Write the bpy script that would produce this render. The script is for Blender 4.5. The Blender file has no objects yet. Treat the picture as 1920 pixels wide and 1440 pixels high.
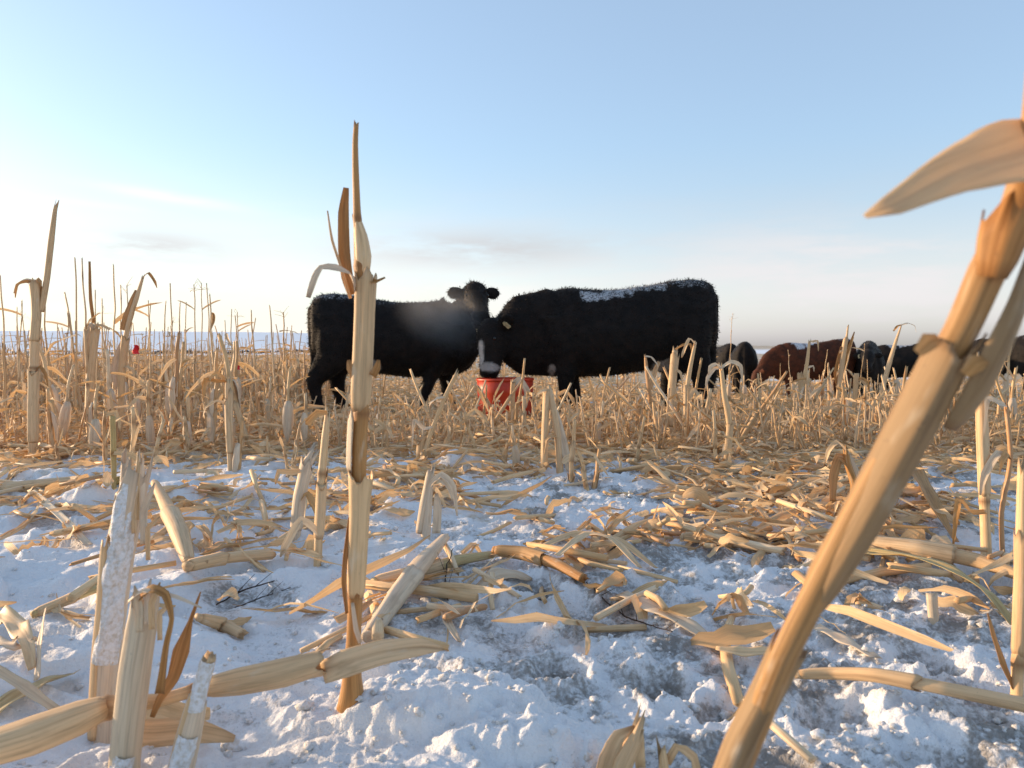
import bpy, bmesh, math, random
import numpy as np
from mathutils import Vector, Matrix

scn = bpy.context.scene
COL = scn.collection
F = 1478.0                       # focal length in pixels of the 1920 wide photograph
CAM_H = 0.54
PITCH = math.atan(60.0 / F)
ROLL = math.radians(-0.38)
SUN_AZ, SUN_EL = math.radians(-68), math.radians(8)

# ------------------------------------------------------------------ camera, sky, sun, exposure
cam_d = bpy.data.cameras.new("camera")
cam = bpy.data.objects.new("camera", cam_d); COL.objects.link(cam)
cam_d.sensor_width = 36.0
cam_d.lens = F / 1920 * 36
cam_d.clip_start, cam_d.clip_end = 0.02, 20000
CAM_M = Matrix.Translation((0, 0, CAM_H)) @ Matrix.Rotation(math.pi / 2 - PITCH, 4, 'X') @ Matrix.Rotation(ROLL, 4, 'Z')
cam.matrix_world = CAM_M
cam_d.dof.use_dof = True
cam_d.dof.focus_distance = 2.5
cam_d.dof.aperture_fstop = 9.5
scn.camera = cam

world = bpy.data.worlds.new("World"); scn.world = world
world.use_nodes = True
sdir = Vector((math.sin(SUN_AZ) * math.cos(SUN_EL), math.cos(SUN_AZ) * math.cos(SUN_EL), math.sin(SUN_EL)))

VEIL_GAIN = 0.86
def build_world():
    nt = world.node_tree; nt.nodes.clear(); L = nt.links.new
    def N(t, **k):
        n = nt.nodes.new(t)
        for a, v in k.items(): setattr(n, a, v)
        return n
    def M(op, a, b=None, c=None, clamp=False):
        n = N('ShaderNodeMath', operation=op, use_clamp=clamp)
        for i, v in enumerate((a, b, c)):
            if v is None: continue
            if isinstance(v, (int, float)): n.inputs[i].default_value = v
            else: L(v, n.inputs[i])
        return n.outputs[0]
    out = N('ShaderNodeOutputWorld'); bg = N('ShaderNodeBackground')
    sky = N('ShaderNodeTexSky', sky_type='NISHITA')
    sky.sun_disc = False
    sky.sun_elevation = SUN_EL
    sky.sun_rotation = SUN_AZ
    sky.air_density, sky.dust_density, sky.ozone_density = 1.0, 1.2, 2.2
    sky.altitude = 300
    tc = N('ShaderNodeTexCoord'); sep = N('ShaderNodeSeparateXYZ')
    L(tc.outputs['Generated'], sep.inputs[0])
    x, y, z = sep.outputs
    az = M('MULTIPLY', M('ARCTAN2', x, y), 57.2958)
    el = M('MULTIPLY', M('ARCSINE', z), 57.2958)
    # thin cloud: noise on the sky dome, flattened towards the horizon
    comb = N('ShaderNodeCombineXYZ')
    L(M('MULTIPLY', az, 0.085), comb.inputs[0]); L(M('MULTIPLY', el, 0.42), comb.inputs[1])
    nz = N('ShaderNodeTexNoise'); nz.inputs['Scale'].default_value = 1.0
    nz.inputs['Detail'].default_value = 6; nz.inputs['Roughness'].default_value = 0.58
    L(comb.outputs[0], nz.inputs['Vector'])
    n = nz.outputs['Fac']
    def blob(a0, e0, wa, we, tilt=0.0):
        da = M('SUBTRACT', az, a0)
        de = M('SUBTRACT', M('SUBTRACT', el, e0), M('MULTIPLY', da, tilt))
        q = M('ADD', M('POWER', M('ABSOLUTE', M('DIVIDE', da, wa)), 2), M('POWER', M('ABSOLUTE', M('DIVIDE', de, we)), 2))
        return M('POWER', 2.718, M('MULTIPLY', q, -1))
    sm = lambda v, lo, hi: M('SMOOTHSTEP', v, lo, hi) if False else smooth(v, lo, hi)
    def smooth(v, lo, hi):
        mr = N('ShaderNodeMapRange', interpolation_type='SMOOTHSTEP')
        L(v, mr.inputs[0]); mr.inputs[1].default_value = lo; mr.inputs[2].default_value = hi
        return mr.outputs[0]
    sc1 = N('ShaderNodeSeparateXYZ')
    def mixc(fac, a, b):
        m = N('ShaderNodeMix', data_type='RGBA')
        L(fac, m.inputs[0])
        for s, v in ((6, a), (7, b)):
            if isinstance(v, tuple): m.inputs[s].default_value = v
            else: L(v, m.inputs[s])
        return m.outputs[2]
    # pale stratus veil low in the sky all round
    lowband = M('MULTIPLY', smooth(el, 15, 1.0), 0.9)
    sky_fill = M('ADD', 0.46, 0.0)
    nn = smooth(n, 0.38, 0.66)
    veil = M('MULTIPLY', lowband, M('ADD', 0.72, M('MULTIPLY', nn, 0.28)))
    bank = M('MULTIPLY', blob(24, 5.2, 13, 2.6), M('ADD', 0.15, M('MULTIPLY', nn, 0.85)))
    wisp = M('MULTIPLY', M('MAXIMUM', blob(-23.5, 10.3, 4.2, 0.34, -0.10), M('MULTIPLY', blob(-29, 9.6, 3.5, 0.22, -0.06), 0.6)), smooth(n, 0.25, 0.55))
    grey = M('MULTIPLY', M('MAXIMUM', blob(-24.5, 7.0, 4.6, 1.1), M('MULTIPLY', blob(-3.5, 7.3, 8.5, 1.25), 1.0)), smooth(n, 0.33, 0.55))
    lum = N('ShaderNodeRGBToBW')
    L(sky.outputs[0], lum.inputs[0])
    def tint(rgb, gain, top=9.0):
        v = N('ShaderNodeVectorMath', operation='SCALE')
        if isinstance(rgb, tuple): v.inputs[0].default_value = rgb
        else: L(rgb, v.inputs[0])
        L(M('MINIMUM', M('MULTIPLY', lum.outputs[0], gain), top), v.inputs['Scale'])
        return v.outputs[0]
    c = mixc(sky_fill, sky.outputs[0], (1.22, 1.45, 1.80, 1))      # even pale tone added over the whole dome to lift ambient fill
    warm = mixc(smooth(lum.outputs[0], 1.8, 4.5), (1.045, 0.985, 1.0, 1), (1.03, .98, .86, 1))
    c = mixc(veil, c, tint(warm, VEIL_GAIN, 2.55))
    c = mixc(bank, c, tint((1.02, 0.985, 1.0), 1.02, 2.1))
    c = mixc(wisp, c, tint((1.0, 1.0, 1.0), 1.3, 2.5))
    c = mixc(M('MULTIPLY', grey, 0.85), c, tint((0.99, 0.975, 0.99), 0.62, 1.85))
    L(c, bg.inputs[0]); bg.inputs[1].default_value = 0.15
    L(bg.outputs[0], out.inputs[0])
build_world()

sun_d = bpy.data.lights.new("sun", 'SUN'); sun_d.energy = 2.4; sun_d.angle = math.radians(0.9)
sun_d.color = (1.0, 0.72, 0.45)
sun = bpy.data.objects.new("sun", sun_d); COL.objects.link(sun)
sun.rotation_euler = sdir.to_track_quat('Z', 'Y').to_euler()
sun.location = sdir * 50

scn.view_settings.view_transform = 'Standard'
scn.view_settings.look = 'None'
scn.view_settings.gamma = 1.0
scn.view_settings.use_curve_mapping = False
scn.view_settings.exposure = 1.47

# ------------------------------------------------------------------ noise and ground
_rs = np.random.RandomState(7)
_perm = np.concatenate([_rs.permutation(512)] * 2)
_ang = _rs.rand(512) * 2 * np.pi
_gx, _gy = np.cos(_ang), np.sin(_ang)

def perlin(x, y):
    x = np.asarray(x, float); y = np.asarray(y, float)
    xi = np.floor(x); yi = np.floor(y)
    xf = x - xi; yf = y - yi
    xi = xi.astype(np.int64) & 511; yi = yi.astype(np.int64) & 511
    u = xf * xf * xf * (xf * (xf * 6 - 15) + 10); v = yf * yf * yf * (yf * (yf * 6 - 15) + 10)
    def g(ix, iy, dx, dy):
        h = _perm[_perm[ix & 511] + (iy & 511)]
        return _gx[h] * dx + _gy[h] * dy
    a = g(xi, yi, xf, yf); b = g(xi + 1, yi, xf - 1, yf)
    c = g(xi, yi + 1, xf, yf - 1); d = g(xi + 1, yi + 1, xf - 1, yf - 1)
    return 1.5 * ((a + (b - a) * u) * (1 - v) + (c + (d - c) * u) * v)

def fbm(x, y, o=3, gain=0.5):
    s = 0; a = 1
    for i in range(o):
        ca, sa = math.cos(0.7 * i + .3), math.sin(0.7 * i + .3)
        s = s + a * perlin((x * ca - y * sa) * 2.03 ** i + 17.3 * i, (x * sa + y * ca) * 2.03 ** i - 9.1 * i)
        a *= gain
    return s

def ss(a, b, v):
    t = np.clip((np.asarray(v, float) - a) / (b - a), 0, 1)
    return t * t * (3 - 2 * t)

def macro(x, y):
    r = np.hypot(x, y)
    fwd = ss(0.0, 4.0, y)
    z = -0.08 * ss(2.5, 7.0, r) * fwd
    right = ss(-0.5, 5.0, x) * fwd
    z = z - 0.45 * ss(8.5, 17, r) * right - 0.5 * ss(60, 150, r) * right
    az = np.degrees(np.arctan2(x, y))
    hill = ss(500, 1300, r) * (30 * ss(30, -22, az) + 3.5 + 1.6 * perlin(az * .06, 3.3) + .8 * perlin(az * .23, 8.1)) * ss(-140, -60, az) * ss(140, 60, az)
    return z + hill

HOLES = []      # hoof holes (x, y, radius, depth, squash, dirt)
MOUNDS = []

def tramp_mask(x, y):
    return np.clip(ss(-0.62, 0.10, x + .25 * perlin(x * 1.3 + 4, y * 1.3) - 0.05 * (y - 1)) * .9 + .1, 0, 1)

def clod(x, y, lo=0.02, hi=0.3):
    return ss(lo, hi, perlin(x, y))

def ground_all(x, y, want=False):
    x = np.asarray(x, float); y = np.asarray(y, float)
    r = np.hypot(x, y)
    fade = ss(60, 12, r)
    t = tramp_mask(x, y)
    wx = x + .02 * perlin(x * 7, y * 7); wy = y + .02 * perlin(x * 7 + 31, y * 7)
    big = fbm(x * 2.1, y * 2.1, 3)
    h = .022 * big
    h = h + t * ((.012 * clod(wx * 8, wy * 8, 0., .42)) + .008 * clod(wx * 17 + 5, wy * 17) + .006 * clod(wx * 41, wy * 41 + 3) + .0028 * perlin(x * 90, y * 90) + .0016 * perlin(x * 190, y * 190))
    edge = clod(wx * 4.2 + 9, wy * 6.5, -.02, .10)
    h = h + (1 - t) * (.030 * fbm(x * 3.1 + 3, y * 4.0, 2) + .026 * edge + .006 * fbm(wx * 19, wy * 23, 3) + .0022 * perlin(x * 80, y * 95) + .0010 * perlin(x * 170, y * 170))
    d = ss(-.35, .65, fbm(x * 4.3 + 11, y * 4.3, 4, .62) + .12 + .25 * perlin(x * 1.1 + 7, y * 1.1)) * t * .80
    d = np.maximum(d, (1 - edge) * (1 - t) * ss(.0, .7, fbm(x * 5, y * 7 + 4, 3)) * .6)
    for (hx, hy, hr, hd, sq, dr) in HOLES:
        q = np.hypot((x - hx), (y - hy) * sq)
        m = q < hr * 3
        if not np.any(m): continue
        qq = q[m] if q.ndim else q
        qn = qq / hr + .22 * perlin((x[m] if q.ndim else x) * 30, (y[m] if q.ndim else y) * 30)
        dh = -hd * ss(1.15, .35, qn) + .25 * hd * np.exp(-((qn - 1.35) / .3) ** 2)
        dd = ss(1.15, .55, qn) * dr
        if q.ndim:
            h[m] += dh; d[m] = np.maximum(d[m], dd)
        else:
            h = h + dh; d = max(d, dd)
    for (hx, hy, sx, sy, hh) in MOUNDS:
        q = ((x - hx) / sx) ** 2 + ((y - hy) / sy) ** 2
        w = q + .30 * perlin(x * 9, y * 9) + .16 * perlin(x * 26, y * 26) + .10 * perlin(x * 60, y * 60)
        k = ss(1.35, .25, w)
        h = h + hh * k * (1 + .15 * perlin(x * 12, y * 12))
        d = d * (1 - .9 * k)
    z = macro(x, y) + h * fade
    if not want: return z
    az = np.degrees(np.arctan2(x, y))
    left = ss(-.2, -1.6, x)
    chaff = ss(3.2, 5.4, r + .9 * perlin(x * .8, y * .8)) * (.86 - .5 * ss(.18, .5, fbm(x * .9 + 5, y * .9, 3)))
    chaff = np.maximum(chaff, ss(.35, .75, fbm(x * 2.2 + 40, y * 2.2, 3)) * .55 * ss(1.7, 2.6, y))
    chaff = chaff * ss(480, 330, r) + ss(560, 900, r) * ss(-6, 8, az) * .75
    d = d * ss(9, 4, r)
    return z, d, np.clip(chaff, 0, 1), left

def gz(x, y): return float(ground_all(np.array([x]), np.array([y]))[0])

def ray(px, py):
    return (CAM_M.to_3x3() @ Vector(((px - 960) / F, -(py - 720) / F, -1.0)))
def pt(px, py, D):
    return Vector((0, 0, CAM_H)) + ray(px, py) * D
def onground(px, py):
    d = ray(px, py); ts = np.exp(np.linspace(math.log(.5), math.log(60), 1500))
    zz = ground_all(d.x * ts, d.y * ts)
    k = np.argmax(CAM_H + d.z * ts <= zz)
    if CAM_H + d.z * ts[k] > zz[k]: k = len(ts) - 1
    return Vector((d.x * ts[k], d.y * ts[k], float(zz[k]))), float(ts[k])

rnd = random.Random(11)
for (px, py, r, dp, dr) in ((1045, 1262, .045, .045, 1.0), (1245, 1290, .055, .05, 1.0), (800, 1275, .045, .03, .75), (1110, 1150, .13, .02, .62), (980, 1180, .10, .02, .55),
                            (1340, 1330, .05, .03, .7), (1740, 1230, .06, .03, .75), (1650, 1130, .08, .025, .8), (1440, 1060, .08, .03, .6), (1560, 1340, .07, .03, .6), (1820, 1290, .06, .03, .7),
                            (430, 1110, .07, .015, .7), (520, 1120, .06, .015, .6), (100, 975, .12, .01, .5), (1780, 1420, .07, .03, .6), (1180, 1420, .04, .02, .6)):
    p, _ = onground(px, py)
    HOLES.append((p.x, p.y, r, dp, rnd.uniform(.8, 1.3), dr))
for k in range(90):
    y = rnd.uniform(1.7, 6.5); x = rnd.uniform(-.35, .7) * y
    HOLES.append((x, y, rnd.uniform(.045, .075), rnd.uniform(.02, .045), rnd.uniform(.7, 1.4), rnd.uniform(.4, 1)))
for (px, py, sx, sy, hh) in ((840, 1345, .17, .10, .050), (1020, 1200, .035, .03, .03), (165, 950, .05, .04, .045), (700, 1270, .05, .03, .035), (880, 880, .17, .1, .06), (300, 1200, .14, .1, .02), (60, 1100, .2, .1, .03), (240, 950, .3, .12, .04), (1040, 1400, .16, .05, .03), (1690, 950, .1, .08, .04)):
    p, _ = onground(px, py)
    MOUNDS.append((p.x, p.y, sx, sy, hh))

# ------------------------------------------------------------------ materials
def new_mat(name):
    m = bpy.data.materials.new(name); m.use_nodes = True
    nt = m.node_tree; nt.nodes.clear()
    return m, nt
class NT:
    def __init__(s, nt): s.nt = nt; s.L = nt.links.new
    def n(s, t, **k):
        n = s.nt.nodes.new(t)
        for a, v in k.items(): setattr(n, a, v)
        return n
    def put(s, sock, v):
        if hasattr(v, 'links') or hasattr(v, 'is_linked'): s.L(v, sock)
        else: sock.default_value = v
    def math(s, op, a, b=0.0, clamp=False):
        n = s.n('ShaderNodeMath', operation=op, use_clamp=clamp)
        s.put(n.inputs[0], a); s.put(n.inputs[1], b); return n.outputs[0]
    def mix(s, f, a, b, blend='MIX'):
        n = s.n('ShaderNodeMix', data_type='RGBA', blend_type=blend)
        s.put(n.inputs[0], f); s.put(n.inputs[6], a); s.put(n.inputs[7], b); return n.outputs[2]
    def attr(s, name, vec=False):
        n = s.n('ShaderNodeAttribute', attribute_name=name); return n.outputs['Vector' if vec else 'Fac']
    def noise(s, vec, scale, detail=3, rough=.5):
        n = s.n('ShaderNodeTexNoise'); n.inputs['Scale'].default_value = scale
        n.inputs['Detail'].default_value = detail; n.inputs['Roughness'].default_value = rough
        if vec is not None: s.L(vec, n.inputs['Vector'])
        return n.outputs['Fac']
    def rng(s, v, a, b, c=0.0, d=1.0):
        n = s.n('ShaderNodeMapRange', interpolation_type='SMOOTHSTEP')
        s.put(n.inputs[0], v)
        for i, q in enumerate((a, b, c, d)): n.inputs[i + 1].default_value = q
        return n.outputs[0]
    def ramp(s, f, stops):
        n = s.n('ShaderNodeValToRGB'); e = n.color_ramp.elements
        while len(e) < len(stops): e.new(.5)
        for q, (p, c) in zip(e, stops): q.position = p; q.color = (*c, 1)
        s.put(n.inputs[0], f); return n.outputs[0]
    def bump(s, h, strength, dist):
        n = s.n('ShaderNodeBump'); n.inputs['Strength'].default_value = strength; n.inputs['Distance'].default_value = dist
        s.L(h, n.inputs['Height']); return n.outputs[0]
    def bsdf(s, col, rough=.6, spec=.3, normal=None, **k):
        n = s.n('ShaderNodeBsdfPrincipled')
        s.put(n.inputs['Base Color'], col if not isinstance(col, tuple) else (*col[:3], 1)); s.put(n.inputs['Roughness'], rough)
        n.inputs['Specular IOR Level'].default_value = spec
        if normal is not None: s.L(normal, n.inputs['Normal'])
        for a, v in k.items(): s.put(n.inputs[a], v)
        return n
    def out(s, surf):
        o = s.n('ShaderNodeOutputMaterial'); s.L(surf, o.inputs[0])

STRAW = [(0.0, (.80, .62, .42)), (.18, (.76, .52, .28)), (.38, (.70, .43, .195)), (.55, (.78, .54, .30)), (.68, (.58, .31, .11)), (.78, (.47, .21, .075)), (.86, (.66, .53, .36)), (.94, (.48, .34, .11)), (1.0, (.80, .62, .42))]
def straw_mat(name, leaf=False, shift=0.0, spread=1.0, trans=.0, bleach=.0, dark=1.0, bcol=(.80, .70, .58)):
    m, nt = new_mat(name); T = NT(nt)
    fib = T.attr('fiber', True)
    sep = T.n('ShaderNodeSeparateXYZ'); T.L(fib, sep.inputs[0])
    oi = T.n('ShaderNodeObjectInfo')
    t = T.math('ADD', sep.outputs[2], oi.outputs['Random'])
    t = T.math('ADD', T.math('MULTIPLY', T.math('FRACT', t), spread), shift)
    t = T.math('FRACT', t)
    col = T.ramp(t, STRAW)
    mp = T.n('ShaderNodeMapping'); T.L(fib, mp.inputs[0]); mp.inputs['Scale'].default_value = (330, 9, 37)
    st = T.noise(mp.outputs[0], 1.0, 4, .6)
    mpg = T.n('ShaderNodeMapping'); T.L(fib, mpg.inputs[0]); mpg.inputs['Scale'].default_value = (125, 2.2, 19)
    gr = T.noise(mpg.outputs[0], 1.0, 3, .55)
    mp2 = T.n('ShaderNodeMapping'); T.L(fib, mp2.inputs[0]); mp2.inputs['Scale'].default_value = (55, 14, 61)
    bl = T.noise(mp2.outputs[0], 1.0, 3, .6)
    col = T.mix(1.0, col, T.ramp(st, [(.28, (.56, .49, .41)), (.5, (.97, .96, .95)), (.75, (1.12, 1.12, 1.14))]), 'MULTIPLY')
    col = T.mix(1.0, col, T.ramp(gr, [(.30, (.80, .72, .62)), (.46, (1, 1, 1)), (.7, (1.05, 1.05, 1.06))]), 'MULTIPLY')
    if dark < 1: col = T.mix(1.0, col, (dark, dark * .97, dark * .93, 1), 'MULTIPLY')
    col = T.mix(T.math('MULTIPLY', T.rng(bl, .54, .74), .6), col, (.40, .21, .08, 1))
    col = T.mix(T.math('MULTIPLY', T.rng(bl, .42, .24), .45), col, (.70, .62, .48, 1))
    mp3 = T.n('ShaderNodeMapping'); T.L(fib, mp3.inputs[0]); mp3.inputs['Scale'].default_value = (260, 150, 7)
    sp = T.noise(mp3.outputs[0], 1.0, 2, .5)
    col = T.mix(T.math('MULTIPLY', T.rng(sp, .70, .78), .32), col, (.09, .05, .03, 1))
    if bleach: col = T.mix(bleach, col, (*bcol, 1))
    wear = T.attr('wear')
    col = T.mix(T.math('MULTIPLY', wear, .85), col, (.24, .10, .035, 1))
    bmp = T.bump(st, .55, .0012)
    p = T.bsdf(col, .52 if not leaf else .6, .25, bmp)
    if trans > 0:
        tr = T.n('ShaderNodeBsdfTranslucent'); T.L(T.mix(1.0, col, (1.0, .88, .68, 1), 'MULTIPLY'), tr.inputs[0])
        mx = T.n('ShaderNodeMixShader'); mx.inputs[0].default_value = trans
        T.L(p.outputs[0], mx.inputs[1]); T.L(tr.outputs[0], mx.inputs[2]); T.out(mx.outputs[0])
    else: T.out(p.outputs[0])
    return m
M_STALK = straw_mat("corn_stalk_fibre", spread=.8, bleach=.2, bcol=(.86, .66, .42))
M_LEAF = straw_mat("corn_leaf_dry", True, spread=.70, trans=.26, bleach=.34, bcol=(.88, .68, .43))
M_HERO = straw_mat("corn_stalk_golden", shift=.26, spread=.14, bleach=.22, bcol=(.90, .70, .46))
M_BROWN = straw_mat("corn_stalk_brown", shift=.68, spread=.09, dark=.9)
M_TAN = straw_mat("corn_sheath_tan", True, shift=.30, spread=.14, dark=.42, bleach=.06, bcol=(.70, .60, .42))
M_TANLEAF = straw_mat("corn_leaf_tan", True, shift=.94, spread=.12, trans=.5, bleach=.6, bcol=(.93, .76, .48))
M_TAN2 = straw_mat("corn_stalk_tan", shift=.62, spread=.06, dark=.72)
M_SHEATH = straw_mat("corn_sheath_pale", True, shift=.36, spread=.22, trans=.14, bleach=.22, bcol=(.90, .72, .50))
M_PALE = straw_mat("corn_husk_pale", True, shift=.96, spread=.16, trans=.15, bleach=.35)
M_RUST = straw_mat("corn_leaf_rust", True, shift=.63, spread=.10, trans=.2)
M_OLIVE = straw_mat("corn_stalk_olive", shift=.90, spread=.06)

def snow_mat():
    m, nt = new_mat("trampled_snow"); T = NT(nt)
    geo = T.n('ShaderNodeNewGeometry'); P = geo.outputs['Position']
    dirt = T.attr('dirt'); chaff = T.attr('chaff')
    n1 = T.noise(P, 26, 5, .65); n2 = T.noise(P, 110, 4, .6); n3 = T.noise(P, 300, 3, .65)
    dd = T.rng(T.math('ADD', T.math('MULTIPLY', dirt, 1.05), T.math('ADD', T.math('MULTIPLY', T.math('SUBTRACT', n1, .5), 1.1), T.math('MULTIPLY', T.math('SUBTRACT', n2, .5), 1.5))), .30, 1.0)
    speck = T.math('MULTIPLY', T.rng(n3, .60, .70), T.rng(T.math('ADD', dirt, n1), .45, .9))
    snow = T.mix(n1, (.75, .745, .75, 1), (.85, .845, .845, 1))
    soil = T.ramp(n2, [(.2, (.055, .045, .035)), (.55, (.16, .13, .10)), (.85, (.33, .28, .22))])
    col = T.mix(T.math('MULTIPLY', dd, .82), snow, soil)
    col = T.mix(T.math('MULTIPLY', speck, .7), col, (.14, .11, .08, 1))
    ln = T.n('ShaderNodeVectorMath', operation='LENGTH'); T.L(P, ln.inputs[0])
    col = T.mix(T.rng(ln.outputs['Value'], 250, 600), col, (.93, .93, .94, 1))
    ch = T.rng(T.math('ADD', chaff, T.math('MULTIPLY', T.math('SUBTRACT', n1, .5), .9)), .25, .85)
    chc = T.ramp(T.noise(P, 60, 4, .7), [(.25, (.26, .15, .065)), (.5, (.54, .36, .17)), (.75, (.70, .50, .28))])
    col = T.mix(T.math('MULTIPLY', ch, .93), col, chc)
    bmp = T.bump(T.math('ADD', T.math('MULTIPLY', n2, .62), T.math('MULTIPLY', n3, .38)), 0.85, .008)
    p = T.bsdf(col, .62, .25, bmp)
    T.out(p.outputs[0]); return m
M_SNOW = snow_mat()

def crust_mat():
    m, nt = new_mat("snow_crust"); T = NT(nt)
    tc = T.n('ShaderNodeNewGeometry')
    n = T.noise(tc.outputs['Position'], 160, 5, .65)
    p = T.bsdf(T.ramp(n, [(.36, (.60, .54, .46)), (.56, (.78, .77, .77)), (.8, (.86, .86, .87))]), .6, .2, T.bump(n, .9, .004))
    T.out(p.outputs[0]); return m
M_CRUST = crust_mat()

def hide_mat(name, base, white=(.62, .56, .52)):
    m, nt = new_mat(name); T = NT(nt)
    tc = T.n('ShaderNodeTexCoord'); O = tc.outputs['Object']
    n = T.noise(O, 9, 4, .6); nf = T.noise(O, 55, 5, .75)
    b = T.mix(T.rng(n, .35, .7), (*base, 1), (base[0] * 1.9, base[1] * 1.6, base[2] * 1.4, 1))
    fr = T.attr('frost')
    f = T.rng(T.math('ADD', fr, T.math('MULTIPLY', T.math('SUBTRACT', nf, .5), 2.6)), .45, 1.15)
    col = T.mix(T.attr('white'), b, (*white, 1))
    col = T.mix(T.math('MULTIPLY', f, .8), col, (.74, .75, .78, 1))
    p = T.bsdf(col, .68, .13, T.bump(nf, .5, .012))
    p.inputs['Sheen Weight'].default_value = .06; p.inputs['Sheen Tint'].default_value = (1, .82, .62, 1); p.inputs['Sheen Roughness'].default_value = .4
    T.out(p.outputs[0]); return m
M_BLACK = hide_mat("black_hide", (.0095, .0080, .0078))
M_REDHIDE = hide_mat("red_brown_hide", (.055, .019, .010))

def plain(name, col, rough=.5, spec=.4, vary=.0, scale=20):
    m, nt = new_mat(name); T = NT(nt)
    c = (*col, 1)
    if vary:
        tc = T.n('ShaderNodeTexCoord')
        n = T.noise(tc.outputs['Object'], scale, 4, .6)
        c = T.mix(T.rng(n, .3, .75), tuple(v * (1 - vary) for v in col) + (1,), tuple(min(1, v * (1 + vary * .4)) for v in col) + (1,))
    p = T.bsdf(c, rough, spec); T.out(p.outputs[0]); return m
M_TUB = plain("red_plastic", (.58, .048, .012), .45, .4, .22, 9)
M_FEED = plain("feed_mix", (.26, .17, .08), .9, .1, .5, 60)
M_EYE = plain("eye_gloss", (.004, .003, .003), .08, .6)
M_TAG = plain("yellow_tag", (.62, .56, .36), .45, .3, .1)
M_HOOF = plain("hoof_horn", (.03, .026, .022), .5, .3, .3)
M_FLAG = plain("red_scrap", (.75, .04, .045), .6, .2, .2)
M_TWIG = plain("dark_weed", (.07, .05, .04), .8, .1, .3, 40)
M_TREES = plain("bare_trees", (.06, .055, .06), .9, .1, .3, .05)

# ------------------------------------------------------------------ mesh helpers
class MB:
    def __init__(s): s.v = []; s.f = []; s.fib = []; s.wear = []; s.id = 0.0
    def add(s, v, f, fib, wear):
        o = len(s.v)
        s.v += [tuple(q) for q in v]; s.f += [tuple(i + o for i in q) for q in f]
        s.fib += fib; s.wear += wear
    def mesh(s, name, mat, smooth=True):
        me = bpy.data.meshes.new(name); me.from_pydata(s.v, [], s.f)
        a = me.attributes.new('fiber', 'FLOAT_VECTOR', 'POINT'); a.data.foreach_set('vector', np.array(s.fib, 'f').ravel())
        w = me.attributes.new('wear', 'FLOAT', 'POINT'); w.data.foreach_set('value', np.array(s.wear, 'f'))
        if smooth: me.polygons.foreach_set('use_smooth', np.ones(len(me.polygons), bool))
        me.materials.append(mat); me.update(); return me

def frames(P):
    P = [Vector(p) for p in P]; n = len(P); Tn = []
    for i in range(n):
        a = P[max(i - 1, 0)]; b = P[min(i + 1, n - 1)]; Tn.append((b - a).normalized() if (b - a).length > 1e-9 else Vector((0, 0, 1)))
    ref = Vector((0, -1, 0.05)) if abs(Tn[0].y) < .9 else Vector((1, 0, 0))
    u = (ref - Tn[0] * ref.dot(Tn[0])).normalized(); out = []
    for i in range(n):
        u = (u - Tn[i] * u.dot(Tn[i])).normalized()
        out.append((P[i], Tn[i], u, Tn[i].cross(u)))
    return out

def resample(P, R, step, rng=None, wob=0.0):
    """catmull-like dense resampling of a coarse path with radii"""
    P = [Vector(p) for p in P]; out = []; rad = []; ln = [0]
    for i in range(len(P) - 1):
        n = max(1, int((P[i + 1] - P[i]).length / step))
        for k in range(n):
            t = k / n
            p0 = P[max(i - 1, 0)]; p1 = P[i]; p2 = P[i + 1]; p3 = P[min(i + 2, len(P) - 1)]
            q = .5 * ((2 * p1) + (p2 - p0) * t + (2 * p0 - 5 * p1 + 4 * p2 - p3) * t * t + (3 * p1 - p0 - 3 * p2 + p3) * t ** 3)
            q = q * .6 + p1.lerp(p2, t) * .4
            if rng and wob: q = q + Vector((rng.gauss(0, wob), rng.gauss(0, wob), 0))
            out.append(q); rad.append(R[i] + (R[i + 1] - R[i]) * t)
    out.append(P[-1]); rad.append(R[-1])
    return out, rad

def tube(mb, P, R, sides=8, jag=0.0, flute=.06, nodes=(), seed=0, flat=.88, sid=None, close0=True):
    rng = random.Random(seed); fr = frames(P); v = []; f = []; fib = []; wear = []
    sid = rng.random() if sid is None else sid
    L = 0; n = len(fr); ph = rng.random() * 6
    tot = sum((fr[i][0] - fr[i - 1][0]).length for i in range(1, n))
    jags = [rng.uniform(-1, 1) * jag for _ in range(sides)]
    for i, (p, t, u, w) in enumerate(fr):
        if i: L += (p - fr[i - 1][0]).length
        nd = 0.0
        for q in nodes: nd = max(nd, math.exp(-((L - q) / .007) ** 2))
        for k in range(sides):
            a = 2 * math.pi * k / sides
            rr = R[i] * (1 + .16 * nd) * (1 + flute * math.cos(3 * a + ph) + flute * .6 * math.cos(5 * a + ph * 2))
            q = p + u * (math.cos(a) * rr) + w * (math.sin(a) * rr * flat)
            if i == n - 1: q = q + t * jags[k]
            v.append(q); fib.append((a * R[0], L, sid)); wear.append(min(1, nd * .9))
    for i in range(n - 1):
        for k in range(sides):
            a = i * sides + k; b = i * sides + (k + 1) % sides
            f.append((a, b, b + sides, a + sides))
    o = len(v); p, t = fr[-1][0], fr[-1][1]
    v.append(p - t * (R[-1] * .5)); fib.append((0, L, sid)); wear.append(.35)
    for k in range(sides): f.append(((n - 1) * sides + k, (n - 1) * sides + (k + 1) % sides, o))
    v.append(fr[0][0]); fib.append((0, 0, sid)); wear.append(.5)
    for k in range(sides): f.append(((k + 1) % sides, k, o + 1))
    mb.add(v, f, fib, wear)

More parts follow.
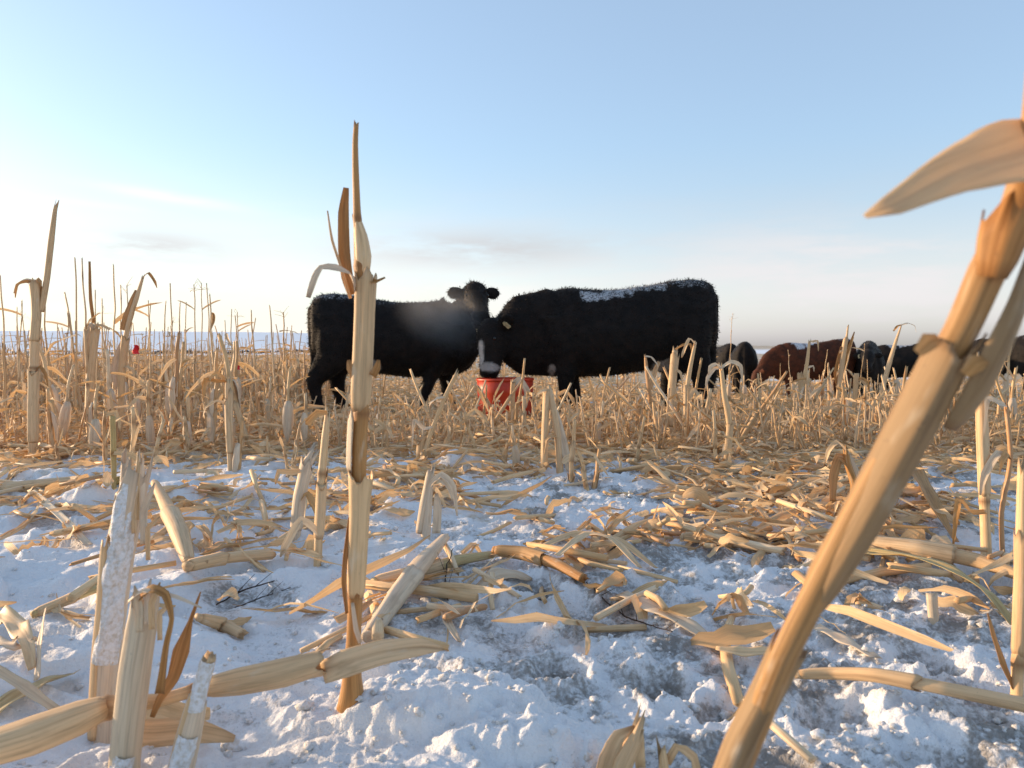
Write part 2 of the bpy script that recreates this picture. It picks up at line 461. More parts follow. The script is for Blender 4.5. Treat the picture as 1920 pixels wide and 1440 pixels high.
def sheath(mb, P, R, arc=260, start=0, cols=9, jag=.02, flare=.25, flute=.05, seed=0, thick=0.0012, flat=.9, brown=0.5, ridge=0.0):
    """a leaf sheath: an open sleeve wrapped round the stem, ragged at its upper end, with real thickness"""
    rng = random.Random(seed); fr = frames(P); n = len(fr); v = []; f = []; fib = []; wear = []; sid = rng.random(); L = 0
    jo = rng.uniform(0, 90); jags = [jag * (1.5 * float(perlin(k * 9 / cols * .55 + jo, jo)) - .2 + rng.uniform(-.35, .35) * (cols < 12)) + jag * .2 * rng.uniform(-1, 1) for k in range(cols)]
    ph = rng.random() * 6
    for lay in (0, 1):
        L = 0
        for i, (p, t, u, w) in enumerate(fr):
            if i: L += (p - fr[i - 1][0]).length
            s = i / (n - 1)
            fl = (1 + flare * max(0, s - .7) / .3) * (1 - .16 * max(0, 1 - s / .07))
            for k in range(cols):
                a = math.radians(start - arc / 2 + arc * k / (cols - 1))
                edge = abs(k / (cols - 1) - .5) * 2
                rr = R[i] * fl * (1 + flute * math.cos(4 * a + ph) + (.10 * edge ** 3) + ridge * math.exp(-((a - math.radians(start)) / .22) ** 2)) - lay * thick
                q = p + u * (math.cos(a) * rr) + w * (math.sin(a) * rr * flat)
                if i >= n - 2: q = q + t * jags[k] * (1 if i == n - 1 else .3)
                v.append(q); fib.append((a * R[0] + 3, L, sid)); wear.append(max(0, (s - .93) / .07) * brown * .7 + max(0, (.04 - s) / .04) * brown)
    m = n * cols
    for lay in (0, 1):
        for i in range(n - 1):
            for k in range(cols - 1):
                a = lay * m + i * cols + k
                q = (a, a + 1, a + 1 + cols, a + cols)
                f.append(q if lay == 0 else q[::-1])
    for i in range(n - 1):
        for k, fl_ in ((0, 0), (cols - 1, 1)):
            a = i * cols + k; q = (a, a + cols, a + cols + m, a + m); f.append(q if not fl_ else q[::-1])
    for i in (0, n - 1):
        for k in range(cols - 1):
            a = i * cols + k; q = (a, a + 1, a + 1 + m, a + m); f.append(q if i else q[::-1])
    mb.add(v, f, fib, wear)

def blade(mb, P, W, normal=None, fold=.35, twist=0.0, cols=5, wave=.0, seed=0, curl=0.0, sid=None, browntip=.5, thick=0.0):
    """a dry leaf: a strip with a midrib fold, wavy margins and a twist"""
    rng = random.Random(seed); P = [Vector(p) for p in P]; n = len(P); v = []; f = []; fib = []; wear = []
    sid = rng.random() if sid is None else sid; L = 0
    nrm = Vector(normal) if normal is not None else Vector((0, -.6, .8))
    ph = rng.random() * 6
    for i in range(n):
        t = (P[min(i + 1, n - 1)] - P[max(i - 1, 0)]).normalized()
        if i: L += (P[i] - P[i - 1]).length
        s = i / (n - 1)
        nr = (nrm - t * nrm.dot(t))
        nr = nr.normalized() if nr.length > 1e-6 else t.orthogonal().normalized()
        sd = t.cross(nr)
        a = twist * s
        s2 = sd * math.cos(a) + nr * math.sin(a); n2 = nr * math.cos(a) - sd * math.sin(a)
        for k in range(cols):
            c = (k / (cols - 1) - .5) * 2
            h = abs(c) * fold * W[i] - curl * W[i] * c * c + wave * W[i] * abs(c) * math.sin(s * 14 + ph + (2 if c > 0 else 0))
            v.append(P[i] + s2 * (c * W[i] * (1 - .18 * abs(curl))) + n2 * h)
            fib.append((c * W[i] + 7, L, sid)); wear.append(max(0, s - .85) / .15 * browntip + (.15 if abs(c) < .1 else 0))
    for i in range(n - 1):
        for k in range(cols - 1):
            a = i * cols + k; f.append((a, a + 1, a + 1 + cols, a + cols))
    if thick > 0:
        m = n * cols
        for i in range(n):
            t = (P[min(i + 1, n - 1)] - P[max(i - 1, 0)]).normalized()
            nr = (nrm - t * nrm.dot(t)); nr = nr.normalized() if nr.length > 1e-6 else t.orthogonal().normalized()
            for k in range(cols):
                v.append(Vector(v[i * cols + k]) - nr * thick); fib.append(fib[i * cols + k]); wear.append(wear[i * cols + k])
        f += [tuple(q + m for q in reversed(x)) for x in list(f)]
        for i in range(n - 1):
            for k in (0, cols - 1):
                a = i * cols + k; q = (a, a + cols, a + cols + m, a + m); f.append(q if k == 0 else q[::-1])
        for k in range(cols - 1):
            for i in (0, n - 1):
                a = i * cols + k; q = (a, a + 1, a + 1 + m, a + m); f.append(q if i else q[::-1])
    mb.add(v, f, fib, wear)

def tag(o, label, cat, group=None):
    o['label'] = label; o['category'] = cat
    if group: o['group'] = group
    return o
def empty(name, loc, label=None, cat=None, group=None):
    o = bpy.data.objects.new(name, None); COL.objects.link(o); o.location = loc; o.empty_display_size = .05
    if label: tag(o, label, cat, group)
    return o
def link(name, me, parent=None, keep_world=True):
    o = bpy.data.objects.new(name, me); COL.objects.link(o)
    if parent is not None:
        o.parent = parent
        if keep_world: o.matrix_parent_inverse = Matrix.Translation(-Vector(parent.location))
    return o

# ------------------------------------------------------------------ ground sheet
def build_ground():
    th = np.concatenate([np.linspace(-180, -60, 25)[:-1], np.linspace(-60, -40, 41)[:-1], np.linspace(-40, 40, 531)[:-1], np.linspace(40, 60, 41)[:-1], np.linspace(60, 180, 25)[:-1]])
    th = np.radians(th)
    rr = [.25]
    while rr[-1] < 4000:
        r = rr[-1]
        k = .02 if r < .75 else (.0042 if r < 2.2 else (.006 if r < 6 else (.012 if r < 30 else .045)))
        rr.append(r * (1 + k))
    rr = np.array(rr); nr, nt_ = len(rr), len(th)
    X = rr[:, None] * np.sin(th)[None]; Y = rr[:, None] * np.cos(th)[None]
    z, d, c, _ = ground_all(X.ravel(), Y.ravel(), True)
    V = np.stack([X.ravel(), Y.ravel(), z], 1)
    V = np.vstack([V, [[0, 0, float(z[:nt_].mean())]]])
    i = np.arange(nr - 1)[:, None] * nt_; j = np.arange(nt_)[None]; j2 = (j + 1) % nt_
    Q = np.stack([(i + j), (i + nt_ + j), (i + nt_ + j2), (i + j2)], -1).reshape(-1, 4)
    Q = Q[:, ::-1] if False else Q
    me = bpy.data.meshes.new("snowy_ground")
    nq = len(Q); ntri = nt_
    me.vertices.add(len(V)); me.vertices.foreach_set('co', V.astype('f').ravel())
    tri = np.stack([np.arange(nt_), (np.arange(nt_) + 1) % nt_, np.full(nt_, len(V) - 1)], 1)
    loops = np.concatenate([Q.ravel(), tri.ravel()])
    me.loops.add(len(loops)); me.loops.foreach_set('vertex_index', loops.astype(np.int32))
    me.polygons.add(nq + ntri)
    st = np.concatenate([np.arange(nq) * 4, nq * 4 + np.arange(ntri) * 3]); me.polygons.foreach_set('loop_start', st.astype(np.int32))
    me.update(calc_edges=True)
    me.polygons.foreach_set('use_smooth', np.ones(nq + ntri, bool))
    for nm, arr in (('dirt', d), ('chaff', c)):
        a = me.attributes.new(nm, 'FLOAT', 'POINT'); a.data.foreach_set('value', np.append(arr, 0).astype('f'))
    me.materials.append(M_SNOW)
    if me.polygons[10].normal.z < 0: me.flip_normals()
    o = link("snowy_ground", me); o['kind'] = 'structure'
    o['label'] = "trampled snow and bare soil of the harvested field rising to snowy hills"
build_ground()

def tree_line():
    mb = MB(); rng = random.Random(5)
    for k in range(260):
        az = math.radians(rng.uniform(-26, -10) if k < 150 else rng.uniform(-40, -22)); r = rng.uniform(560, 640)
        x, y = r * math.sin(az), r * math.cos(az); z = float(macro(x, y)); h = rng.uniform(1.0, 2.6); w = rng.uniform(1.0, 3.5)
        for j in range(5):
            cx, cy = x + rng.uniform(-w, w), y + rng.uniform(-1, 1)
            mb.add([(cx - w * .4, cy, z - .5), (cx + w * .4, cy + .5, z - .5), (cx + rng.uniform(-.5, .5), cy, z + h * rng.uniform(.6, 1))], [(0, 1, 2)], [(0, 0, 0)] * 3, [0] * 3)
    o = link("far_treeline", mb.mesh("far_treeline", M_TREES)); o['kind'] = 'stuff'; o['label'] = "thin dark line of far bare shrubs at the foot of the snowy hill"
tree_line()

# ------------------------------------------------------------------ cattle
def ring(c, u, v, n=20, e=2.0, top=1.0):
    out = []
    for k in range(n):
        a = 2 * math.pi * k / n; ca, sa = math.cos(a), math.sin(a)
        x = math.copysign(abs(ca) ** (2 / e), ca); y = math.copysign(abs(sa) ** (2 / e), sa)
        if y > 0: x *= 1 - (1 - top) * y
        out.append(c + u * x + v * y)
    return out
def loft(bm, rings):
    rv = [[bm.verts.new(p) for p in r] for r in rings]; n = len(rv[0])
    for a, b in zip(rv, rv[1:]):
        for k in range(n): bm.faces.new((a[k], a[(k + 1) % n], b[(k + 1) % n], b[k]))
    bm.faces.new(rv[0][::-1]); bm.faces.new(rv[-1])
def limb(bm, P, R, squash=None, n=14):
    P, R2 = resample(P, [0] * len(P), .035)[0], None
    return P
def chain(bm, pts, n=14, side=None):
    """pts: (point, radius along side axis, radius across)"""
    fr = frames([p[0] for p in pts]); rings = []
    for (p, t, u, w), q in zip(fr, pts):
        s = Vector(side) if side is not None else w
        s = (s - t * s.dot(t)).normalized(); o = t.cross(s)
        rings.append(ring(p, s * q[1], o * q[2], n))
    loft(bm, rings)
def smooth_pts(raw, step=.05):
    P, A = resample([q[0] for q in raw], [q[1] for q in raw], step); _, B = resample([q[0] for q in raw], [q[2] for q in raw], step)
    return list(zip(P, A, B))

TR = [(-.915, 1.06, .88, .06), (-.895, 1.235, .66, .19), (-.80, 1.29, .55, .25), (-.66, 1.30, .52, .275), (-.48, 1.285, .485, .295), (-.2, 1.235, .415, .335), (.1, 1.20, .375, .35), (.35, 1.215, .365, .325), (.55, 1.225, .38, .275), (.70, 1.17, .40, .22), (.83, 1.06, .46, .155), (.90, .95, .56, .07)]

def cow_body(pose, voxel=.022, seed=0):
    bm = bmesh.new(); V = Vector; rng = random.Random(seed)
    T2 = []
    for a, b in zip(TR, TR[1:]):
        for k in range(3): T2.append(tuple(a[i] + (b[i] - a[i]) * k / 3 for i in range(4)))
    T2.append(TR[-1])
    loft(bm, [ring(V((x, 0, (t + b) / 2)), V((0, w, 0)), V((0, 0, (t - b) / 2)), 28, 2.35, .72) for (x, t, b, w) in T2])
    lg = pose['legs']   # offsets of the four feet: front near/far, hind near/far (local +y, -y)
    for i, sy in enumerate((1, -1)):
        fx = lg[i]
        chain(bm, smooth_pts([(V((.56, sy * .17, .95)), .10, .20), (V((.54, sy * .19, .72)), .11, .165), (V((.50 + fx * .3, sy * .175, .52)), .092, .125), (V((.51 + fx * .6, sy * .165, .34)), .068, .078),
                              (V((.50 + fx * .85, sy * .165, .16)), .052, .056), (V((.51 + fx, sy * .165, .09)), .05, .055), (V((.525 + fx, sy * .165, .05)), .055, .065), (V((.54 + fx, sy * .165, 0)), .06, .078)]), side=(0, 1, 0))
        hx = lg[2 + i]
        chain(bm, smooth_pts([(V((-.62, sy * .14, 1.05)), .12, .24), (V((-.62, sy * .185, .82)), .125, .235), (V((-.64 + hx * .3, sy * .19, .60)), .12, .19), (V((-.71 + hx * .7, sy * .175, .44)), .085, .125),
                              (V((-.735 + hx, sy * .165, .34)), .07, .09), (V((-.715 + hx, sy * .165, .2)), .058, .068), (V((-.70 + hx, sy * .165, .09)), .055, .06), (V((-.685 + hx, sy * .165, .04)), .06, .07), (V((-.67 + hx, sy * .165, 0)), .062, .08)]), side=(0, 1, 0))
    poll = V(pose['poll']); d = V(pose['dir']).normalized(); up = V(pose['up']); up = (up - d * up.dot(d)).normalized(); sd = d.cross(up)
    nb = pose.get('neck_mid', V((.62, 0, .95)).lerp(poll, .55))
    nb = V(nb)
    chain(bm, smooth_pts([(V((.36, 0, .86)), .21, .32), (V((.64, 0, pose.get('nz', .86))), .20, pose.get('nk', (.34, .25))[0]), (nb, .155, pose.get('nk', (.34, .25))[1]), (poll + d * .12 - up * .05, .12, .15)]), side=pose.get('neck_side', (0, 1, 0)), n=18)
    HL = [(-.02, .08, .08, .0), (.02, .112, .115, .0), (.09, .137, .14, .0), (.17, .142, .147, -.008), (.25, .126, .14, -.012), (.34, .10, .122, -.02), (.42, .09, .105, -.024), (.48, .096, .094, -.024), (.52, .092, .084, -.024), (.545, .06, .058, -.024)]
    loft(bm, [ring(poll + d * t + up * o, sd * w, up * h, 20, 2.3) for t, w, h, o in HL])
    for s in (1, -1):
        er = poll + d * .055 + sd * (s * .09) - up * .01
        ed = (sd * s * 1.0 + V(pose.get('ear_bias', (0, 0, 0))) - d * pose.get('ear_back', .05)).normalized()
        en = d * .9 + up * .5; en = (en - ed * en.dot(ed)).normalized(); ew = ed.cross(en)
        loft(bm, [ring(er + ed * t - en * c, ew * w, en * h, 12) for t, w, h, c in ((-.03, .03, .03, 0), (.03, .04, .032, 0), (.07, .066, .03, .0), (.12, .08, .026, .0), (.165, .074, .024, .005), (.20, .042, .018, .008), (.22, .014, .01, .01))])
    tl = pose.get('tail', .0)
    chain(bm, smooth_pts([(V((-.86, 0, 1.19)), .04, .04), (V((-.915, tl * .2, 1.12)), .036, .036), (V((-.915, tl * .5, .85)), .034, .034), (V((-.895, tl, .58)), .036, .036), (V((-.885, tl, .42)), .05, .05), (V((-.88, tl, .28)), .04, .04), (V((-.88, tl, .2)), .012, .012)]), n=10)
    if pose.get('udder'):
        chain(bm, smooth_pts([(V((-.30, 0, .60)), .12, .13), (V((-.42, 0, .54)), .13, .14), (V((-.52, 0, .56)), .10, .12)]), side=(0, 1, 0))
    bmesh.ops.recalc_face_normals(bm, faces=bm.faces[:])
    me = bpy.data.meshes.new("cow_raw"); bm.to_mesh(me); bm.free()
    o = bpy.data.objects.new("cow_raw", me); COL.objects.link(o)
    m = o.modifiers.new("r", 'REMESH'); m.mode = 'VOXEL'; m.voxel_size = voxel; m.adaptivity = 0
    m2 = o.modifiers.new("s", 'SMOOTH'); m2.factor = .5; m2.iterations = 3
    dg = bpy.context.evaluated_depsgraph_get(); ev = o.evaluated_get(dg)
    out = bpy.data.meshes.new_from_object(ev)
    bpy.data.objects.remove(o); bpy.data.meshes.remove(me)
    out.name = "hide"
    n = len(out.vertices); co = np.empty(n * 3, 'f'); out.vertices.foreach_get('co', co); co = co.reshape(-1, 3)
    no = np.empty(n * 3, 'f'); out.vertices.foreach_get('normal', no); no = no.reshape(-1, 3)
    lump = .007 * fbm(co[:, 0] * 6 + co[:, 1] * 3, co[:, 2] * 6, 3)
    co = co + no * lump[:, None]
    out.vertices.foreach_set('co', co.astype('f').ravel())
    out.polygons.foreach_set('use_smooth', np.ones(len(out.polygons), bool))
    # coat markings
    white = np.zeros(n); frost = np.zeros(n)
    for (c, r, k) in pose.get('white', ()):
        q = np.sqrt((((co - np.array(c)) / np.array(r)) ** 2).sum(1)) + .25 * perlin(co[:, 0] * 9 + co[:, 1] * 5, co[:, 2] * 9)
        white = np.maximum(white, ss(1.1, .8, q) * k)
    for (c, r, k) in pose.get('frost', ()):
        q = np.sqrt((((co - np.array(c)) / np.array(r)) ** 2).sum(1)) + .45 * perlin(co[:, 0] * 7, co[:, 1] * 8) + .4 * perlin(co[:, 0] * 17 + 5, co[:, 1] * 19 + co[:, 2] * 15)
        frost = np.maximum(frost, ss(1.2, .5, q) * k * ss(-.05, .5, no[:, 2]))
    for nm, arr in (('white', white), ('frost', frost)):
        a = out.attributes.new(nm, 'FLOAT', 'POINT'); a.data.foreach_set('value', arr.astype('f'))
    out.update()
    fr = dict(poll=poll, d=d, up=up, sd=sd)
    return out, co, no, white, frost, fr

def fur(co, no, white, frost, count, length, seed, mat):
    rs = np.random.RandomState(seed); idx = rs.randint(0, len(co), count)
    p = co[idx] + rs.normal(0, .008, (count, 3)); n = no[idx]
    lay = np.tile(np.array([-.55, 0, -.75]), (count, 1)) + rs.normal(0, .45, (count, 3))
    lay -= n * (lay * n).sum(1)[:, None]
    dirv = n * rs.uniform(.35, .9, (count, 1)) + lay * .8; dirv /= np.linalg.norm(dirv, axis=1)[:, None]
    side = np.cross(dirv, n + rs.normal(0, .4, (count, 3))); side /= np.linalg.norm(side, axis=1)[:, None] + 1e-9
    ln = length * rs.uniform(.6, 1.4, (count, 1)); w = rs.uniform(.002, .0045, (count, 1))
    v = np.stack([p - n * .006 - side * w, p - n * .006 + side * w, p + dirv * ln], 1).reshape(-1, 3)
    me = bpy.data.meshes.new("coat_hair")
    me.from_pydata(v.tolist(), [], np.arange(count * 3).reshape(-1, 3).tolist())
    for nm, arr in (('white', white), ('frost', frost)):
        a = me.attributes.new(nm, 'FLOAT', 'POINT'); a.data.foreach_set('value', np.repeat(arr[idx], 3).astype('f'))
    me.materials.append(mat); return me

def cow(name, label, cat, group, pose, loc, rotz, scale, mat, hairs=0, voxel=.022, seed=0, tags=(), eyes=True):
    root = empty(name, loc, label, cat, group); root.rotation_euler = (0, 0, rotz); root.scale = (scale,) * 3
    me, co, no, wh, frs, fr = cow_body(pose, voxel, seed); me.materials.append(mat)
    link("hide", me, root, False)
    if hairs:
        h = link("coat_hair", fur(co, no, wh, frs, hairs, .018, seed, mat), root, False); h['kind'] = 'stuff'
        bm = bmesh.new(); rng = random.Random(seed)
        for k in range(60):    # topknot
            p = fr['poll'] + fr['sd'] * rng.gauss(0, .035) + fr['d'] * rng.uniform(-.02, .04) + fr['up'] * .04
            e = p + (-fr['d'] * .6 + fr['up'] * .6 + fr['sd'] * rng.gauss(0, .5)).normalized() * rng.uniform(.05, .10)
            w = Vector((rng.gauss(0, 1), rng.gauss(0, 1), rng.gauss(0, 1))).normalized() * .006
            bm.faces.new([bm.verts.new(p - w), bm.verts.new(p + w), bm.verts.new(e)])
        m2 = bpy.data.meshes.new("topknot"); bm.to_mesh(m2); bm.free(); m2.materials.append(mat)
        link("topknot", m2, root, False)['kind'] = 'stuff'
    if eyes:
        for s in (1, -1):
            bm = bmesh.new(); bmesh.ops.create_uvsphere(bm, u_segments=14, v_segments=10, radius=.021)
            c = fr['poll'] + fr['d'] * .20 + fr['sd'] * (s * .112) + fr['up'] * .05
            bmesh.ops.translate(bm, verts=bm.verts, vec=c)
            m2 = bpy.data.meshes.new("eye"); bm.to_mesh(m2); bm.free(); m2.materials.append(M_EYE)
            m2.polygons.foreach_set('use_smooth', np.ones(len(m2.polygons), bool)); link("eye", m2, root, False)
    for (s, along, drop) in tags:
        ed = (fr['sd'] * s + Vector(pose.get('ear_bias', (0, 0, 0))) - fr['d'] * pose.get('ear_back', .05)).normalized()
        c = fr['poll'] + fr['d'] * .055 + fr['sd'] * (s * .09) + ed * along + (fr['d'] * .9 + fr['up'] * .5).normalized() * .028
        nrm = (fr['d'] * .9 + fr['up'] * .5); nrm = (nrm - ed * nrm.dot(ed)).normalized()
        dn = ed.cross(nrm)
        if dn.dot(fr['d']) < 0 and pose.get('tag_along_d', True): dn = -dn
        dn = Vector(pose.get('tag_dir', dn)).normalized(); ac = nrm.cross(dn).normalized()
        outl = [(-.012, 0), (.012, 0), (.026, .022), (.026, .075), (.018, .082), (-.018, .082), (-.026, .075), (-.026, .022)]
        bm = bmesh.new()
        fa = [bm.verts.new(c + ac * a + dn * (b + drop) + nrm * .003) for a, b in outl]; fb = [bm.verts.new(c + ac * a + dn * (b + drop)) for a, b in outl]
        bm.faces.new(fa); bm.faces.new(fb[::-1])
        for k in range(8): bm.faces.new((fa[k], fb[k], fb[(k + 1) % 8], fa[(k + 1) % 8]))
        bmesh.ops.recalc_face_normals(bm, faces=bm.faces[:])
        m2 = bpy.data.meshes.new("ear_tag"); bm.to_mesh(m2); bm.free(); m2.materials.append(M_TAG); link("ear_tag", m2, root, False)
    return root

def ground_at(px, D):
    p = pt(px, 700, D); return Vector((p.x, p.y, gz(p.x, p.y)))

COWS = []
# the cow eating from the tub: body faces -x
P = dict(legs=(.04, -.10, -.02, .22), nk=(.43, .38), nz=.80, poll=(1.22, .08, .895), dir=(.10, .32, -.95), up=(.72, .60, .2), neck_mid=(1.0, .02, .775), ear_back=-.05, ear_bias=(-.15, .3, .42), tail=.02, udder=True,
         white=(((1.25, .32, .475), (.15, .13, .042), .6), ((1.37, .26, .60), (.075, .05, .14), .85), ((-.42, .05, .52), (.2, .16, .12), .55), ((.66, .12, .43), (.035, .2, .06), .6)),
         frost=(((.10, .16, 1.16), (.30, .20, .09), .85), ((-.25, .06, 1.22), (.36, .20, .08), .72), ((-.6, .08, 1.27), (.36, .20, .08), .58), ((-.8, .1, 1.24), (.12, .16, .10), .42)))
loc = ground_at(1162, 7.62); loc.z -= .015
COWS.append(cow("cow", "black cow with white muzzle eating from the red tub, snow along its back", "cow", "black cattle at the red tub", P, loc, math.pi, 1.0, M_BLACK, 36000, .02, 3, tags=((-1, .12, -.01), (1, .10, 0))))
# the cow with its head up
P = dict(legs=(.10, -.24, .08, -.14), nk=(.44, .33), poll=(.87, -.10, 1.35), dir=(.08, -.80, -.62), up=(.05, -.55, .80), neck_mid=(.84, .0, 1.02), neck_side=(.75, .65, 0), ear_back=.12, ear_bias=(0, 0, -.12), tail=-.02,
         white=(((-.3, -.2, .50), (.13, .2, .10), .5),),
         frost=(((-.62, -.02, 1.28), (.36, .2, .10), .62), ((-.1, -.05, 1.22), (.3, .2, .1), .45)))
loc = ground_at(742, 8.2); loc.z -= .015
COWS.append(cow("cow", "black cow with raised head facing us, behind the tallest stalk", "cow", "black cattle at the red tub", P, loc, math.radians(9), .93, M_BLACK, 36000, .02, 4))
# cattle further off
graze = dict(legs=(.05, -.1, .05, .15), poll=(1.12, .05, .62), dir=(.35, .1, -.9), up=(.9, 0, .35), ear_bias=(0, 0, .1), frost=(((.25, 0, 1.20), (.30, .36, .14), 1.0), ((-.7, 0, 1.28), (.2, .2, .1), .6)))
def far(px, D, rot, label, mat, pose, sc=1.0, tags=(), sink=0.0, hairs=5000):
    l = ground_at(px, D); l.z -= .03 + sink
    COWS.append(cow("cow", label, "cow", "cattle grazing beyond the stubble", pose, l, math.radians(rot), sc, mat, hairs, .03, len(COWS) + 20, tags))
far(1522, 17.5, 178, "red-brown cow with snow on its back grazing among the stubble", M_REDHIDE, graze, 1.02)
far(1392, 19.5, 78, "black cow seen from behind, between the brown cow and the big black cow's rump", M_BLACK, dict(graze, frost=(((-.6, 0, 1.28), (.3, .2, .1), .3),)), 1.0)
far(1352, 22, 95, "small part of a black cow showing beside the big black cow's hind leg", M_BLACK, dict(graze, frost=()), 1.0)
far(1628, 17.8, 245, "black cow with a yellow ear tag facing us beside the brown cow", M_BLACK, dict(legs=(0, 0.05, 0, .1), poll=(1.02, 0, 1.02), dir=(.75, 0, -.65), up=(.65, 0, .75), frost=(), ear_bias=(0, 0, -.15)), 1.0, tags=((1, .08, -.02),))
far(1698, 20, 160, "black cow with a snowy back partly behind the thick leaning stalk", M_BLACK, dict(graze, frost=(((.2, 0, 1.23), (.35, .3, .12), .9),)), 1.0)
far(1880, 17.5, 112, "black cow at the edge of the herd, beyond the thick leaning stalk", M_BLACK, dict(graze, frost=(((-.4, 0, 1.28), (.4, .3, .12), .5),)), 1.0, sink=-.1)

# ------------------------------------------------------------------ red tub
def build_tub():
    loc = ground_at(947, 7.18)
    root = empty("feed_tub", loc, "round orange-red plastic feed tub between the two black cows", "feed tub")
    def lathe(prof, n=56):
        bm = bmesh.new(); rv = []
        for r, z in prof: rv.append([bm.verts.new((r * math.cos(2 * math.pi * k / n), r * math.sin(2 * math.pi * k / n), z)) for k in range(n)])
        for a, b in zip(rv, rv[1:]):
            for k in range(n): bm.faces.new((a[k], a[(k + 1) % n], b[(k + 1) % n], b[k]))
        return bm, rv
    def done(bm, name, mat):
        bmesh.ops.recalc_face_normals(bm, faces=bm.faces[:])
        me = bpy.data.meshes.new(name); bm.to_mesh(me); bm.free(); me.materials.append(mat)
        me.polygons.foreach_set('use_smooth', np.ones(len(me.polygons), bool))
        o = link(name, me, root, False); o.scale = (1, 1, 1.26); return o
    bm, rv = lathe([(.236, .0), (.246, .004), (.2485, .02), (.2495, .09), (.2505, .095), (.251, .10), (.2525, .20), (.2545, .205), (.255, .212), (.2565, .30), (.249, .30), (.235, .10), (.215, .03)])
    bm.faces.new(rv[0][::-1]); bm.faces.new(rv[-1]); done(bm, "tub_wall", M_TUB)
    bm, rv = lathe([(.2565, .290), (.262, .291), (.2645, .297), (.2635, .305), (.258, .309), (.250, .307), (.2555, .300)])
    for k in range(56): bm.faces.new((rv[-1][k], rv[-1][(k + 1) % 56], rv[0][(k + 1) % 56], rv[0][k]))
    done(bm, "rim", M_TUB)
    bm, rv = lathe([(.229, .13), (.20, .15), (.12, .165), (.03, .168)]); bm.faces.new(rv[-1]); bm.faces.new(rv[0][::-1]); done(bm, "feed", M_FEED)
build_tub()

# ------------------------------------------------------------------ breath steam
def build_steam():
    bm = bmesh.new(); bmesh.ops.create_icosphere(bm, subdivisions=4, radius=1)
    for v in bm.verts:
        v.co *= 1 + .15 * float(perlin(v.co.x * 2 + 3, v.co.y * 2 + v.co.z * 3))
    me = bpy.data.meshes.new("breath_steam"); bm.to_mesh(me); bm.free()
    m, nt = new_mat("breath_vapour"); T = NT(nt)
    tc = T.n('ShaderNodeTexCoord'); O = tc.outputs['Object']
    ln = T.n('ShaderNodeVectorMath', operation='LENGTH'); T.L(O, ln.inputs[0])
    n = T.noise(O, 1.3, 4, .55)
    d = T.math('MULTIPLY', T.rng(ln.outputs['Value'], .95, .05), T.rng(n, .22, .72))
    v = T.n('ShaderNodeVolumePrincipled'); v.inputs['Color'].default_value = (.95, .95, .96, 1); v.inputs['Anisotropy'].default_value = .35
    T.L(T.math('MULTIPLY', d, 1.45), v.inputs['Density'])
    o = T.n('ShaderNodeOutputMaterial'); T.L(v.outputs[0], o.inputs['Volume']); me.materials.append(m)
    ob = link("breath_steam", me); ob.location = pt(832, 590, 7.5); ob.scale = (.62, .28, .44); ob.rotation_euler = (0, .5, 0)
    ob['kind'] = 'stuff'; ob['label'] = "pale breath steam drifting before the shoulder of the cow with the raised head"
build_steam()

# ------------------------------------------------------------------ hand-placed stalks and leaves
HS = 1.0
def hp(pxs, D):
    """(px, py, half width px[, extra depth]) -> 3-D points and radii at distance D"""
    P, R = [], []
    for q in pxs:
        d = D + (q[3] if len(q) > 3 else 0); P.append(pt(q[0], q[1], d)); R.append(q[2] * HS * d / F)
    return P, R
def part_tube(parent, name, pxs, D, mat, nodes_px=(), sides=16, jag=.01, seed=0, step=.008, flute=.05, flat=.9, rel=None):
    P, R = hp(pxs, D); P2, R2 = resample(P, R, step)
    nodes = []
    for (qx, qy) in nodes_px:
        t = pt(qx, qy, D); L = 0; best = (9, 0)
        for i in range(len(P2)):
            if i: L += (P2[i] - P2[i - 1]).length
            best = min(best, ((P2[i] - t).length, L))
        nodes.append(best[1])
    mb = MB(); tube(mb, P2, R2, sides, jag, flute, nodes, seed, flat); return link(name, mb.mesh(name, mat), parent)
def part_sheath(parent, name, pxs, D, mat, seed=0, step=.01, **k):
    P, R = hp(pxs, D); P2, R2 = resample(P, R, step); mb = MB(); sheath(mb, P2, R2, seed=seed, cols=k.pop('cols', 18), **k); return link(name, mb.mesh(name, mat), parent)
def part_blade(parent, name, pxs, D, mat, seed=0, step=.008, **k):
    P, R = hp(pxs, D); P2, R2 = resample(P, R, step); mb = MB(); k.setdefault('cols', 9); blade(mb, P2, R2, seed=seed, thick=k.pop('thick', .0009), **k)
    return link(name, mb.mesh(name, mat), parent)
